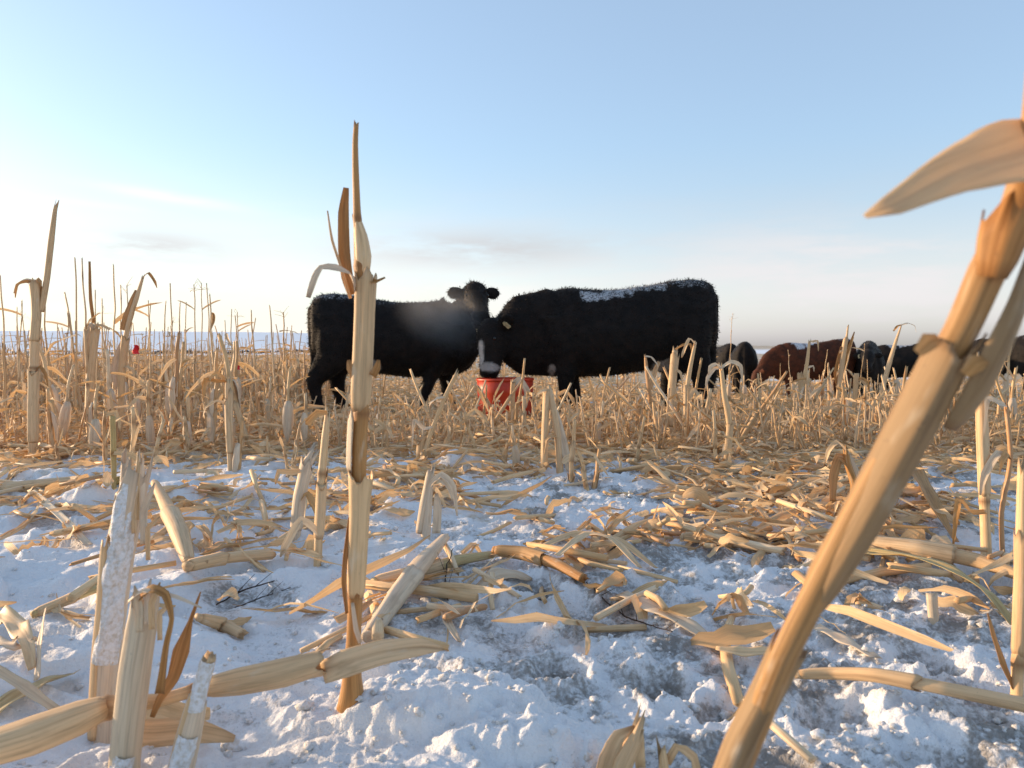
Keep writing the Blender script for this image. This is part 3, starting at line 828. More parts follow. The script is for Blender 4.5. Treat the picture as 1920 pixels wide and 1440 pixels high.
def part_crust(parent, pxs, D, seed=0, arc=120, start=0, lump=.35, out=1.12):
    """snow frozen on to a stalk: a lumpy skin whose thickness falls below the fibre at its ragged edges"""
    P, R = hp(pxs, D); P2, R2 = resample(P, R, .003); fr = frames(P2); cols = 30; v = []; f = []; n = len(fr); arc = min(arc * 1.5, 330)
    g = np.array([(i, k) for i in range(n) for k in range(cols)], float)
    nz = fbm(g[:, 0] * .055 + seed * 3.1, g[:, 1] * .11 + seed, 4, .6).reshape(n, cols); fine = perlin(g[:, 0] * .45 + seed, g[:, 1] * .5).reshape(n, cols)
    for i, (p, t, u, w) in enumerate(fr):
        s = i / (n - 1); ends = min(1, s / .35, (1 - s) / .35)
        for k in range(cols):
            c = (k / (cols - 1) - .5) * 2; a = math.radians(start + c * arc / 2)
            th = .06 - .85 * c * c - .6 * (1 - ends) + 1.5 * nz[i, k] + .3 * fine[i, k]
            th = max(-.5, min(.45, th))
            rr = R2[i] * (1.0 + (out - 1.0 + .10) * th * (1 + lump * .5))
            v.append(p + u * (math.cos(a) * rr) + w * (math.sin(a) * rr * .92))
    for i in range(n - 1):
        for k in range(cols - 1): a = i * cols + k; f.append((a, a + 1, a + 1 + cols, a + cols))
    mb = MB(); mb.add(v, f, [(0, 0, 0)] * len(v), [0] * len(v)); return link("snow_crust", mb.mesh("snow_crust", M_CRUST), parent)

# --- the tall stalk in the middle
b, D = onground(661, 1312)
s = empty("corn_stalk", b, "tallest dry corn stalk, golden and upright, standing before the cow with the raised head", "corn stalk")
part_tube(s, "stem", [(655, 1330, 27), (660, 1300, 25), (660, 1272, 20), (663, 1200, 15), (668, 1080, 15), (672, 985, 15), (673, 890, 15), (675, 830, 15), (680, 720, 14), (683, 640, 14), (681, 560, 14), (676, 500, 13), (670, 410, 8), (667, 330, 7), (666, 270, 6), (668, 232, 5)], D, M_BROWN, [(667, 1113), (676, 770), (676, 505), (668, 405)], 18, .006, 1)
part_sheath(s, "sheath", [(667, 1118, 19), (670, 1050, 21), (673, 980, 22), (677, 885, 23)], D, M_HERO, 2, arc=300, start=0, jag=.014, flare=.22, ridge=.10, flute=.09, cols=26)
part_sheath(s, "sheath", [(675, 772, 17), (677, 735, 20), (681, 650, 20), (683, 600, 20), (686, 515, 19)], D, M_SHEATH, 3, arc=310, start=10, jag=.016, flare=.15, ridge=.14, flute=.09, cols=26)
part_sheath(s, "sheath", [(667, 885, 19), (668, 830, 19), (670, 775, 18)], D, M_PALE, 4, arc=120, start=-75, jag=.01, flare=0)
part_sheath(s, "husk", [(679, 520, 13), (681, 480, 16), (676, 440, 13), (668, 408, 9)], D, M_HERO, 5, arc=250, start=15, jag=.01, flare=-.2)
part_blade(s, "leaf", [(662, 552, 10, .005), (651, 520, 11, .008), (645, 470, 11, .012), (644, 400, 10, .014), (649, 352, 5, .015)], D, M_RUST, 6, normal=(.25, -1, 0), fold=.35, browntip=.2)
part_blade(s, "leaf", [(656, 560, 4, .0), (640, 505, 3, -.006), (622, 450, 3, -.012), (614, 395, 1.2, -.015)], D, M_SHEATH, 7, normal=(.8, -.5, 0), fold=.5)
part_blade(s, "leaf", [(668, 545, 10, -.01), (655, 512, 10, -.022), (630, 503, 8, -.035), (602, 503, 8, -.04), (590, 520, 6, -.045), (578, 558, 4, -.045)], D, M_PALE, 8, normal=(0, -.5, 1), fold=.3, wave=.3, twist=.5)
part_blade(s, "leaf", [(690, 525, 7, -.008), (705, 530, 6, -.012), (722, 521, 2.5, -.016)], D, M_RUST, 9, normal=(0, -.6, .8), fold=.5)
for sx, seed in ((657, 10), (707, 11)):
    part_blade(s, "leaf", [(sx + (8 if sx < 680 else -8), 705, 8, -.005), (sx, 690, 7, -.008), (sx + (-3 if sx < 680 else 3), 675, 3, -.01)], D, M_RUST, seed, normal=(0, -1, .2), fold=.4, step=.004)
part_blade(s, "leaf", [(650, 1150, 3, -.012), (644, 1090, 5, -.014), (647, 1040, 5, -.01), (655, 970, 2, -.005)], D, M_RUST, 12, normal=(.6, -.8, 0), fold=.5)
part_blade(s, "leaf", [(676, 1205, 4, -.016), (668, 1180, 5, -.018), (661, 1130, 3, -.018)], D, M_PALE, 13, normal=(0, -1, .1), fold=.4)
part_crust(s, [(646, 1302, 10), (640, 1325, 12)], D, 14, 160, 0)

# --- the thick leaning stalk at the right edge
p1, p2 = pt(1388, 1425, .53), pt(1690, 800, .455)
dv = (p1 - p2); k = 0.0
base = p1.copy()
while base.z > gz(base.x, base.y) and k < 3: k += .005; base = p1 + dv * k
s = empty("corn_stalk", base, "thick pale corn stalk leaning across the view with a broad leaf at its top", "corn stalk")
def mb_part(name, fn, mat):
    mb = MB(); fn(mb); return link(name, mb.mesh(name, mat), s)
pth = [base - dv.normalized() * -.01, p1.lerp(base, .5), p1, pt(1470, 1225, .50), pt(1590, 990, .475), pt(1700, 790, .455), pt(1798, 622, .440), pt(1850, 505, .430), pt(1905, 400, .424), pt(1945, 250, .418), pt(1960, 60, .415), pt(1985, -120, .413)]
R_ = [.0105, .0100, .0097, .0094, .0092, .0094, .0100, .0108, .0105, .0098, .0085, .006]
P2, R2 = resample(pth, R_, .008)
mb_part("stem", lambda mb: tube(mb, P2, R2, 24, .006, .05, [], 3, .85), M_TAN2)
def hs(lst): return resample([pt(a, b_, d) for a, b_, d, r in lst], [r for a, b_, d, r in lst], .008)
q = hs([(1345, 1510, .535, .0106), (1387, 1400, .525, .0108), (1432, 1310, .515, .0106), (1480, 1215, .505, .0104)])
mb_part("sheath", lambda mb: sheath(mb, q[0], q[1], 300, 10, 26, .010, .10, .05, 5, ridge=.14), M_TAN)
q2 = hs([(1520, 1140, .494, .0085), (1548, 1085, .487, .0116), (1608, 985, .474, .0126), (1708, 800, .454, .0134), (1792, 640, .439, .0122)])
mb_part("sheath", lambda mb: sheath(mb, q2[0], q2[1], 310, -8, 28, .010, .04, .05, 6, ridge=.16), M_TAN)
q3 = hs([(1770, 800, .452, .0085), (1815, 720, .445, .0125), (1850, 650, .438, .0125), (1890, 570, .434, .0100), (1935, 450, .43, .0050)])
mb_part("sheath", lambda mb: sheath(mb, q3[0], q3[1], 150, 40, 16, .012, .0, .06, 7), M_TAN)
q4 = hs([(1860, 520, .420, .0085), (1880, 450, .416, .0115), (1900, 395, .412, .0105)])
mb_part("sheath", lambda mb: sheath(mb, q4[0], q4[1], 210, -10, 16, .010, .25, .05, 8), M_RUST)
lf = hs([(1990, 262, .418, .020), (1930, 276, .412, .0225), (1880, 294, .405, .0215), (1830, 308, .400, .0180), (1780, 328, .397, .0135), (1720, 360, .394, .0100), (1672, 385, .392, .0072), (1622, 405, .391, .0014)])
mb_part("leaf", lambda mb: blade(mb, lf[0], lf[1], (.12, -.8, .55), .28, -.15, 11, .05, 9, .25, None, .25, .0006), M_TANLEAF)
for (px, py, d_, se) in ((1742, 640, .43, 10), (1830, 680, .428, 11)):
    lf2 = hs([(px - 22, py + 22, d_, .003), (px, py, d_ - .002, .0055), (px + 18, py - 6, d_, .003)])
    mb_part("leaf", lambda mb: blade(mb, lf2[0], lf2[1], (0, -1, .3), .5, .2, 7, .2, se, .3), M_RUST)

# --- stub with frozen snow, left
HS = .66
b, D = onground(205, 1385)
s = empty("corn_stalk", b, "thick broken corn stub with frozen snow down its side", "corn stalk")
part_tube(s, "stem", [(196, 1400, 34), (200, 1300, 33), (212, 1180, 32), (226, 1060, 32), (238, 960, 30), (246, 900, 27)], D, M_PALE, [], 18, .02, 21)
part_sheath(s, "sheath", [(192, 1360, 36), (205, 1200, 37), (226, 1040, 37), (250, 905, 36)], D, M_PALE, 22, arc=230, start=30, jag=.035, flare=.15, ridge=.08)
part_sheath(s, "sheath", [(210, 1080, 22, .01), (218, 1000, 24, .01), (236, 930, 22, .01), (238, 852, 17, .01)], D, M_PALE, 23, arc=220, start=-40, jag=.02, flare=-.1)
part_sheath(s, "sheath", [(256, 965, 16, -.004), (262, 910, 15, -.004), (262, 852, 10, -.004)], D, M_PALE, 24, arc=200, start=20, jag=.014, flare=-.2)
part_sheath(s, "sheath", [(176, 1385, 20, -.01), (182, 1240, 17, -.01), (189, 1140, 14, -.012), (197, 1018, 11, -.012)], D, M_HERO, 25, arc=200, start=-20, jag=.014, flare=.1)
part_crust(s, [(199, 1240, 38), (207, 1190, 38), (213, 1120, 38.5), (231, 1000, 38.5), (249, 905, 37)], D - .004, 26, 120, 8, .35, 1.08)
for (x0, y0, x1, y1, w_, m_) in ((238, 930, 230, 872, 8, M_PALE), (252, 940, 263, 866, 7, M_SHEATH), (270, 960, 290, 905, 9, M_PALE), (214, 1060, 205, 1004, 6, M_RUST), (278, 990, 300, 968, 6, M_SHEATH), (258, 915, 259, 852, 5, M_HERO)):
    part_blade(s, "leaf", [(x0, y0 + 60, w_, -.012), (x0, y0, w_ * 1.2, -.014), ((x0 + x1) / 2, (y0 + y1) / 2, w_, -.016), (x1, y1, 1.5, -.018)], D, m_, int(x0), normal=(.2, -1, .1), fold=.5, wave=.2)

HS = .86
b2, D2 = onground(240, 1470)
s = empty("corn_stalk", b2, "pale corn stub with torn top and hanging brown leaf, before the snow-sided stub", "corn stalk")
part_tube(s, "stem", [(232, 1490, 32), (238, 1380, 31), (252, 1250, 30), (266, 1130, 27)], D2, M_PALE, [], 18, .012, 31)
part_sheath(s, "sheath", [(228, 1490, 32), (237, 1390, 33), (252, 1260, 34), (264, 1180, 32), (276, 1108, 26)], D2, M_PALE, 32, arc=300, start=5, jag=.014, flare=.05, ridge=.12)
part_blade(s, "leaf", [(262, 1120, 10, -.02), (285, 1105, 11, -.03), (310, 1115, 9, -.035), (322, 1160, 5, -.035), (312, 1210, 6, -.03), (300, 1300, 10, -.02)], D2, M_RUST, 33, normal=(.2, -.7, .6), fold=.4, wave=.2)
part_blade(s, "leaf", [(240, 1130, 5, -.02), (270, 1108, 7, -.03), (330, 1120, 6, -.03), (378, 1140, 2, -.03)], D2, M_PALE, 34, normal=(0, -.5, .9), fold=.4, twist=.4)
part_blade(s, "leaf", [(376, 1110, 1.5, .06), (357, 1165, 5, .06), (340, 1220, 17, .055), (325, 1270, 13, .05), (300, 1310, 8, .04), (285, 1345, 5, .03)], D2, M_RUST, 35, normal=(.2, -1, .1), fold=.15, wave=.15)
part_crust(s, [(238, 1410, 30), (226, 1460, 30)], D2 - .005, 36, 80, -10, .35, 1.05)
for (x0, y0, x1, y1, w_, m_) in ((262, 1135, 252, 1098, 7, M_PALE), (285, 1130, 300, 1092, 6, M_HERO), (276, 1120, 283, 1085, 5, M_PALE), (300, 1150, 322, 1128, 5, M_SHEATH)):
    part_blade(s, "leaf", [(x0, y0 + 50, w_, -.018), (x0, y0, w_ * 1.2, -.02), ((x0 + x1) / 2, (y0 + y1) / 2, w_, -.022), (x1, y1, 1.5, -.024)], D2, m_, int(x0), normal=(.2, -1, .1), fold=.5, wave=.2)

b3, D3 = onground(335, 1490)
s = empty("corn_stalk", b3, "slim short corn stub capped with snow, leaning before the lying golden stalk", "corn stalk")
part_tube(s, "stem", [(325, 1500, 27), (345, 1400, 25), (366, 1320, 21), (382, 1270, 17), (392, 1232, 16)], D3, M_SHEATH, [], 16, .008, 41)
part_sheath(s, "sheath", [(330, 1480, 29), (352, 1385, 27), (370, 1310, 22)], D3, M_PALE, 42, arc=240, start=0, jag=.01, flare=-.05)
part_crust(s, [(366, 1330, 21), (372, 1305, 20.5), (382, 1270, 18.5), (391, 1238, 17)], D3 - .003, 43, 150, 0, .5, 1.06)
part_crust(s, [(334, 1450, 27), (343, 1415, 27.5), (354, 1375, 26)], D3 - .004, 44, 110, 15, .5, 1.06)

# --- lying golden stalk, folded in the middle
b4, D4 = onground(420, 1330)
HS = .74
D4 = D3 + .035
s = empty("fallen_corn_stalk", pt(420, 1320, D4), "long golden corn stalk lying on the snow across the foot of the tallest stalk", "corn stalk")
part_tube(s, "stem", [(-60, 1415, 36, -.05), (60, 1375, 40, -.03), (150, 1345, 38, -.01), (205, 1325, 30), (300, 1312, 18, .03), (350, 1298, 17, .04), (400, 1285, 24, .05), (500, 1268, 28, .05), (610, 1250, 22, .045), (640, 1240, 16, .04)], D4, M_HERO, [(207, 1325), (360, 1297)], 18, .006, 51)
part_sheath(s, "sheath", [(205, 1322, 26), (150, 1346, 44, -.01), (60, 1380, 50, -.03), (-70, 1420, 44, -.05)], D4 - .006, M_SHEATH, 52, arc=260, start=0, jag=.02, flare=.0, ridge=.1)
part_sheath(s, "sheath", [(385, 1290, 26, .045), (450, 1278, 36, .045), (530, 1262, 38, .04), (615, 1238, 30, .035)], D4 - .006, M_SHEATH, 53, arc=280, start=10, jag=.012, flare=.0, ridge=.12)
part_blade(s, "leaf", [(605, 1262, 28, .03), (650, 1243, 36, .025), (720, 1222, 32, .025), (790, 1213, 22, .03), (832, 1217, 3, .035)], D4, M_SHEATH, 54, normal=(.1, -.9, .5), fold=.25, browntip=.2, curl=.2)
part_blade(s, "leaf", [(215, 1370, 20, .04), (280, 1375, 34, .05), (360, 1370, 32, .06), (440, 1385, 8, .07)], D4, M_SHEATH, 55, normal=(.05, -.9, .5), fold=.1, wave=.1)

HS = 1.0
# --- further standing stalks placed by hand: (path px with half widths), label
def simple_stalk(pxs, label, mat=M_STALK, she=None, leaves=(), seed=0, nodes=(), D=None, jag=.03, group=None, smat=M_SHEATH, name="corn_stalk"):
    g, Dg = onground(pxs[0][0], pxs[0][1]); D = D or Dg
    pxs = [(q[0], q[1], q[2] * .78) for q in pxs]; she = [[(q[0], q[1], q[2] * .78) for q in z] for z in (she or ())]
    b_ = pt(pxs[0][0], pxs[0][1], D); b_.z = min(b_.z, gz(b_.x, b_.y))
    s_ = empty(name, b_, label, "corn stalk", group)
    part_tube(s_, "stem", [(pxs[0][0], pxs[0][1] + 12, pxs[0][2] * 1.15)] + list(pxs), D, mat, nodes, 12, jag, seed, .014)
    for i, q in enumerate(she or ()): part_sheath(s_, "sheath", q, D, smat, seed * 7 + i, .014, arc=270, start=(i * 37 + seed * 53) % 120 - 60, jag=.03, flare=.25, cols=12, ridge=.10)
    rg = random.Random(seed * 3 + 1)
    if D > 1.6:
        for i in range(rg.choice((1, 2, 3))):      # torn shreds of leaf left at the joints
            k_ = rg.randrange(1, len(pxs)); a_ = pt(pxs[k_][0], pxs[k_][1], D - .01); sg = rg.choice((-1, 1)); ln = rg.uniform(.05, .14)
            Q = [a_, a_ + Vector((sg * ln * .35, -.01, ln * rg.uniform(-.1, .35))), a_ + Vector((sg * ln * .7, -.02, ln * rg.uniform(-.5, .3))), a_ + Vector((sg * ln * .8, -.02, -ln * rg.uniform(.2, 1)))]
            P2_, R2_ = resample(Q, [.007, .010, .009, .002], .015); mb = MB(); blade(mb, P2_, R2_, (0, -.7, .7), .3, rg.uniform(-1, 1), 5, .2, seed + i); link("leaf", mb.mesh("leaf", rg.choice((M_LEAF, M_PALE, M_RUST, M_SHEATH))), s_)
    for i, (q, m_) in enumerate(leaves): part_blade(s_, "leaf", q, D, m_, seed * 5 + i, .012, normal=(.2, -.8, .5), fold=.3, wave=.12, cols=5)
    return s_
simple_stalk([(596, 1058, 11), (598, 1000, 11), (603, 900, 11), (610, 820, 10), (614, 775, 6)], "slim straight corn stalk standing just left of the tallest stalk", M_HERO, [[(598, 1010, 13), (602, 950, 13), (604, 890, 12)]], seed=61, nodes=[(604, 890)])
simple_stalk([(554, 1005, 13), (560, 940, 13), (572, 880, 14), (586, 850, 13)], "short frosty pale corn stub beside the slim straight stalk", M_PALE, [[(555, 995, 15), (562, 930, 16), (578, 862, 15)]], seed=62, smat=M_PALE)
simple_stalk([(214, 915, 6), (213, 850, 7), (211, 780, 7)], "thin olive-green cut corn stalk behind the frozen stub", M_OLIVE, seed=63, nodes=[(212, 850)], jag=.002)
simple_stalk([(433, 880, 8), (431, 840, 8), (428, 760, 8), (427, 715, 7)], "straight pale corn stalk standing alone in the snow by the left field edge", M_SHEATH, [[(432, 850, 10), (429, 790, 10), (428, 740, 9)]], seed=64, D=None)
simple_stalk([(62, 852, 11), (62, 780, 11), (64, 700, 11), (66, 620, 11), (70, 560, 10), (66, 528, 9)], "tall corn stalk at the far left with its snapped top leaning upward", M_SHEATH,
             [[(62, 830, 13), (62, 760, 13), (64, 690, 12)], [(65, 640, 13), (69, 590, 13), (66, 530, 12)], [(78, 585, 6), (88, 520, 7), (96, 450, 7), (103, 395, 4), (107, 380, 3)]],
             [([(66, 530, 6), (50, 527, 5), (34, 533, 3), (26, 550, 1)], M_PALE), ([(62, 560, 3), (82, 540, 4), (64, 620, 6), (56, 640, 3)], M_RUST)], seed=65, nodes=[(64, 690), (65, 635)])
simple_stalk([(225, 835, 7), (226, 760, 7), (228, 690, 7), (235, 640, 7), (243, 600, 6), (256, 560, 6), (268, 520, 3)], "corn stalk at the left with a broken golden top leaning right", M_SHEATH, [[(226, 800, 9), (228, 700, 9), (236, 630, 8)]],
             [([(234, 620, 9), (244, 585, 9), (258, 545, 5)], M_RUST), ([(230, 640, 4), (218, 690, 10), (222, 740, 3)], M_PALE)], seed=66, nodes=[(228, 690)])
simple_stalk([(165, 830, 8), (168, 760, 8), (172, 690, 8), (178, 630, 7), (180, 610, 6)], "stout corn stalk with a snow-capped pale husk in the left rows", M_SHEATH, [[(166, 800, 10), (170, 700, 11), (178, 615, 10)]],
             [([(178, 610, 8), (166, 625, 9), (160, 690, 4)], M_PALE), ([(176, 605, 3), (170, 560, 3), (168, 490, 2)], M_RUST)], seed=67)
simple_stalk([(1850, 1040, 13), (1847, 960, 12), (1842, 840, 12), (1838, 740, 11), (1836, 690, 10)], "straight golden corn stalk standing right behind the thick leaning stalk", M_HERO, [[(1846, 930, 14), (1842, 820, 14), (1838, 700, 13)]],
             [([(1838, 720, 7), (1846, 690, 8), (1850, 655, 3)], M_RUST)], seed=68, nodes=[(1846, 935)])
simple_stalk([(1907, 1300, 15), (1910, 1200, 14), (1914, 1080, 14), (1916, 960, 13), (1918, 880, 12)], "golden corn stalk at the right edge rooted in dirty snow", M_HERO, [[(1910, 1230, 17), (1914, 1120, 17), (1917, 1010, 15)]],
             [([(1900, 1290, 5), (1878, 1240, 7), (1862, 1190, 5), (1852, 1150, 1.5)], M_RUST)], seed=69, nodes=[(1909, 1250)])
simple_stalk([(1880, 1045, 6), (1878, 960, 6), (1895, 860, 6), (1886, 760, 5)], "thin corn stalk between the two golden stalks at the right edge", M_STALK, seed=70)
simple_stalk([(1750, 1165, 13), (1748, 1140, 13), (1746, 1112, 14)], "short cut corn stub end poking from snow under the yellow leaf", M_PALE, seed=71, jag=.003)
simple_stalk([(1160, 1480, 30), (1168, 1430, 26), (1190, 1385, 20), (1196, 1365, 16)], "broken corn stub poking up at the bottom edge, folded open at its top", M_SHEATH, None,
             [([(1125, 1480, 18), (1140, 1420, 18), (1160, 1380, 13), (1190, 1362, 3)], M_SHEATH), ([(1200, 1440, 10), (1198, 1390, 10), (1200, 1345, 2)], M_HERO)], seed=72)
simple_stalk([(1246, 1480, 14), (1244, 1430, 13), (1240, 1402, 11)], "small corn stub at the bottom edge with a bent side shoot", M_HERO, None, [([(1250, 1430, 8), (1268, 1400, 8), (1300, 1420, 9), (1312, 1480, 6)], M_SHEATH)], seed=73)
simple_stalk([(1262, 825, 9), (1258, 760, 9), (1262, 700, 9), (1266, 655, 7)], "stout pale corn stub before the big black cow's hind leg", M_SHEATH, [[(1260, 800, 11), (1260, 730, 11), (1266, 665, 9)]], seed=74)
simple_stalk([(1288, 835, 7), (1286, 760, 7), (1292, 700, 6), (1303, 645, 4)], "tallest slanting corn stalk before the big black cow's hind leg", M_HERO, [[(1287, 800, 9), (1288, 720, 9)]], seed=75)
simple_stalk([(1224, 810, 6), (1218, 740, 6), (1212, 690, 5), (1210, 668, 3)], "forked corn stub before the big black cow's pale udder", M_STALK, None, [([(1218, 730, 5), (1226, 700, 5), (1236, 678, 3)], M_SHEATH)], seed=76)
simple_stalk([(790, 862, 8), (812, 800, 6), (834, 745, 6), (856, 700, 5)], "long slanting corn stalk leaning right before the red tub", M_HERO, [[(786, 868, 10), (790, 820, 10)]], seed=77)
simple_stalk([(1050, 885, 10), (1046, 820, 9), (1038, 770, 9), (1030, 730, 8)], "split corn stub in the stubble just right of the red tub", M_SHEATH, [[(1020, 878, 9), (1022, 800, 9), (1026, 735, 9)]], [([(1028, 745, 6), (1046, 790, 7), (1060, 850, 8), (1072, 900, 6)], M_PALE)], seed=78)
simple_stalk([(962, 800, 7), (960, 760, 7), (962, 715, 7)], "corn stub before the red tub with a leaf folded over its top", M_SHEATH, None, [([(962, 722, 5), (975, 712, 6), (988, 735, 6), (984, 765, 3)], M_PALE)], seed=79)
simple_stalk([(1362, 870, 9), (1368, 800, 8), (1358, 740, 7), (1352, 690, 5)], "corn stalk slanting left beside the big black cow's hind hoof", M_HERO, [[(1364, 850, 10), (1370, 790, 9)]], seed=80)
simple_stalk([(1600, 800, 6), (1602, 760, 6), (1605, 712, 7), (1606, 700, 6)], "blunt pale corn stub standing before the cow with the yellow ear tag", M_SHEATH, seed=81, jag=.002)
simple_stalk([(1570, 745, 5), (1576, 700, 5), (1584, 660, 4), (1590, 612, 2)], "tall bundle-like corn stalk before the brown cow's shoulder", M_HERO, [[(1572, 730, 7), (1580, 670, 7), (1586, 635, 5)]], [([(1574, 740, 4), (1566, 700, 4), (1578, 650, 3)], M_RUST), ([(1580, 690, 3), (1592, 650, 3), (1602, 622, 1)], M_RUST)], seed=82, D=8.5)
simple_stalk([(1640, 800, 7), (1652, 740, 6), (1668, 680, 6), (1680, 640, 4), (1690, 610, 1.5)], "slanting corn stalk between the two far black cows", M_SHEATH, [[(1640, 790, 9), (1650, 740, 8)]], seed=83)
simple_stalk([(1498, 790, 6), (1500, 740, 6), (1512, 690, 5), (1518, 640, 3)], "corn stalk before the brown cow's middle with thin tip", M_HERO, [[(1504, 790, 5), (1500, 700, 6)]], seed=84)
simple_stalk([(798, 1010, 13), (802, 960, 12), (806, 910, 9), (812, 880, 4)], "grey weathered split corn stub right of the tallest stalk", M_PALE, [[(786, 1000, 10), (796, 940, 11), (806, 882, 6)]], [([(818, 1000, 8), (820, 950, 8), (818, 925, 3)], M_PALE)], seed=85, smat=M_PALE)
simple_stalk([(1600, 960, 10), (1602, 910, 10), (1590, 870, 9), (1586, 845, 7)], "bent rust-brown corn stub beside the thick leaning stalk", M_RUST, None, [([(1560, 940, 7), (1562, 890, 9), (1572, 858, 9), (1590, 870, 9), (1612, 920, 8)], M_RUST), ([(1612, 930, 8), (1600, 880, 9), (1584, 842, 4)], M_PALE)], seed=86)
simple_stalk([(1640, 1000, 5), (1640, 950, 5)], "tiny corn stub hidden low beside the thick leaning stalk", M_STALK, seed=87) if False else None

# --- hand-placed fallen pieces
def fallen(pxs, label, kind='stem', mat=M_STALK, lift=.006, seed=0, extra=(), name=None, **k):
    """pixel points are read as points on the ground, then lifted"""
    P, R = [], []
    for q in pxs:
        g, d = onground(q[0], q[1]); r = q[2] * d / F
        up_ = (q[3] if len(q) > 3 else 0)
        P.append(g + Vector((0, 0, lift + up_ + (r * .7 if kind == 'stem' else .004)))); R.append(r)
    for i in range(1, len(P) - 1):   # keep it from kinking over lumps
        P[i] = P[i] * .6 + (P[i - 1] + P[i + 1]) * .2
    P2, R2 = resample(P, R, .008); mb = MB()
    root = empty(name or ("fallen_corn_stalk" if kind == 'stem' else "fallen_corn_leaf"), P[0], label, "corn stalk" if kind == 'stem' else "corn leaf")
    if kind == 'stem':
        tube(mb, P2, R2, 14, .006, .05, [.05], seed, .85); link("stem", mb.mesh("stem", mat), root)
        mb = MB(); h = len(P2) // 2
        if h > 3: sheath(mb, P2[1:h + 2], [r * 1.12 + .0006 for r in R2[1:h + 2]], 250, 20, 12, .008, .08, .05, seed + 1); link("sheath", mb.mesh("sheath", k.get('smat', M_SHEATH)), root)
    else:
        blade(mb, P2, R2, k.get('normal', (0, -.4, .9)), k.get('fold', .3), k.get('twist', .3), 7, k.get('wave', .15), seed, k.get('curl', .1), None, .4, .0008); link("leaf", mb.mesh("leaf", mat), root)
    return root
fallen([(350, 1075, 11), (420, 1065, 12), (510, 1052, 12)], "pale round cut piece of corn stalk lying right of the frozen stub", mat=M_SHEATH, seed=101)
fallen([(354, 1068, 9), (340, 1035, 15, .02), (316, 1000, 14, .05), (292, 970, 8, .085)], "thick pale bent corn stalk piece leaning on the frozen stub", mat=M_SHEATH, seed=102)
fallen([(690, 1215, 14), (740, 1150, 19, .01), (790, 1090, 18, .02), (835, 1040, 9, .03)], "pale grey husked corn stalk lying behind the tallest stalk", mat=M_PALE, seed=103, smat=M_PALE)
fallen([(925, 1052, 9, .01), (985, 1062, 12, .01), (1050, 1075, 12, .005), (1095, 1098, 10)], "orange-brown corn stalk piece lying in the middle of the trampled snow", mat=M_BROWN, seed=104, smat=M_RUST)
fallen([(895, 1110, 10), (930, 1085, 20, .02), (965, 1090, 20, .015), (998, 1098, 6)], "curled pale and brown corn leaf below the orange-brown stalk piece", 'leaf', M_PALE, seed=105, curl=.6)
fallen([(700, 1110, 12), (780, 1090, 12), (860, 1062, 12), (925, 1052, 8)], "olive-gold corn stalk lying across the grey husked stalk", mat=M_OLIVE, seed=106)
fallen([(1165, 1125, 14), (1230, 1160, 22, .01), (1300, 1195, 18, .01), (1352, 1222, 6)], "broad pale corn leaf on dirty snow left of the thick leaning stalk", 'leaf', M_PALE, seed=107, fold=.15)
fallen([(1490, 1290, 8, .01), (1560, 1298, 10, .015), (1640, 1303, 12, .02), (1760, 1335, 14, .02), (1940, 1372, 16, .02)], "long thin corn stalk lying right of the thick leaning stalk near the bottom", mat=M_SHEATH, seed=108)
fallen([(1342, 1250, 4, .02), (1380, 1258, 14, .02), (1450, 1245, 16, .01)], "golden pointed leaf tip behind the foot of the thick leaning stalk", 'leaf', M_HERO, seed=109)
fallen([(1530, 1185, 10), (1580, 1215, 16, .005), (1645, 1245, 12)], "short pale corn stalk piece just right of the thick leaning stalk", 'leaf', M_PALE, seed=110, fold=.1)
fallen([(1620, 1060, 16, .02), (1700, 1085, 18, .045), (1780, 1115, 15, .05), (1860, 1150, 13, .03), (1900, 1185, 8)], "long yellow corn leaf arching over the cut stub at the right", 'leaf', M_OLIVE, seed=111, fold=.35)
fallen([(1630, 1045, 12, .02), (1720, 1062, 16, .02), (1840, 1085, 16, .02), (1930, 1100, 10)], "pale corn stalk lying above the yellow arching leaf", mat=M_SHEATH, seed=112)
fallen([(1706, 912, 14, .07), (1730, 950, 16, .05), (1765, 1000, 12, .02), (1790, 1030, 7)], "bent rust-gold leaf piece tipping down right of the thick leaning stalk", 'leaf', M_RUST, seed=113, fold=.5)
fallen([(-40, 935, 10), (60, 922, 11), (140, 915, 11), (225, 918, 9)], "olive corn stalk lying in snow at the left edge", mat=M_OLIVE, seed=114)
fallen([(60, 1165, 8), (120, 1140, 9), (190, 1112, 9)], "olive-brown corn stalk half sunk in snow left of the frozen stub", mat=M_OLIVE, seed=115)
fallen([(-20, 1355, 20), (60, 1310, 22, .01), (140, 1275, 14)], "olive corn leaf lying in the bottom left corner", 'leaf', M_OLIVE, seed=116, fold=.4)
fallen([(-10, 1290, 8, .02), (40, 1320, 12, .02), (110, 1350, 9)], "grey thin corn leaf lying over the olive leaf", 'leaf', M_PALE, seed=117)
fallen([(70, 1290, 6, .0), (76, 1250, 6, .03), (88, 1215, 2, .06)], "small pale upright leaf spike in snow at the left", 'leaf', M_PALE, seed=118, normal=(0, -1, .2))
fallen([(0, 1180, 14, .02), (30, 1205, 20, .03), (55, 1235, 14, .02), (60, 1270, 6)], "shiny golden crumpled corn leaf at the left edge", 'leaf', M_HERO, seed=119, wave=.5)
fallen([(-10, 1230, 10, .01), (30, 1250, 16, .02), (70, 1225, 10, .01)], "crumpled pale leaf under the shiny golden leaf", 'leaf', M_PALE, seed=120, wave=.5)
fallen([(1045, 1075, 6, .03), (1100, 1035, 9, .05), (1150, 1045, 9, .05), (1200, 1090, 6, .02)], "arched golden leaf strip in the pile at the middle of the snow", 'leaf', M_HERO, seed=121)
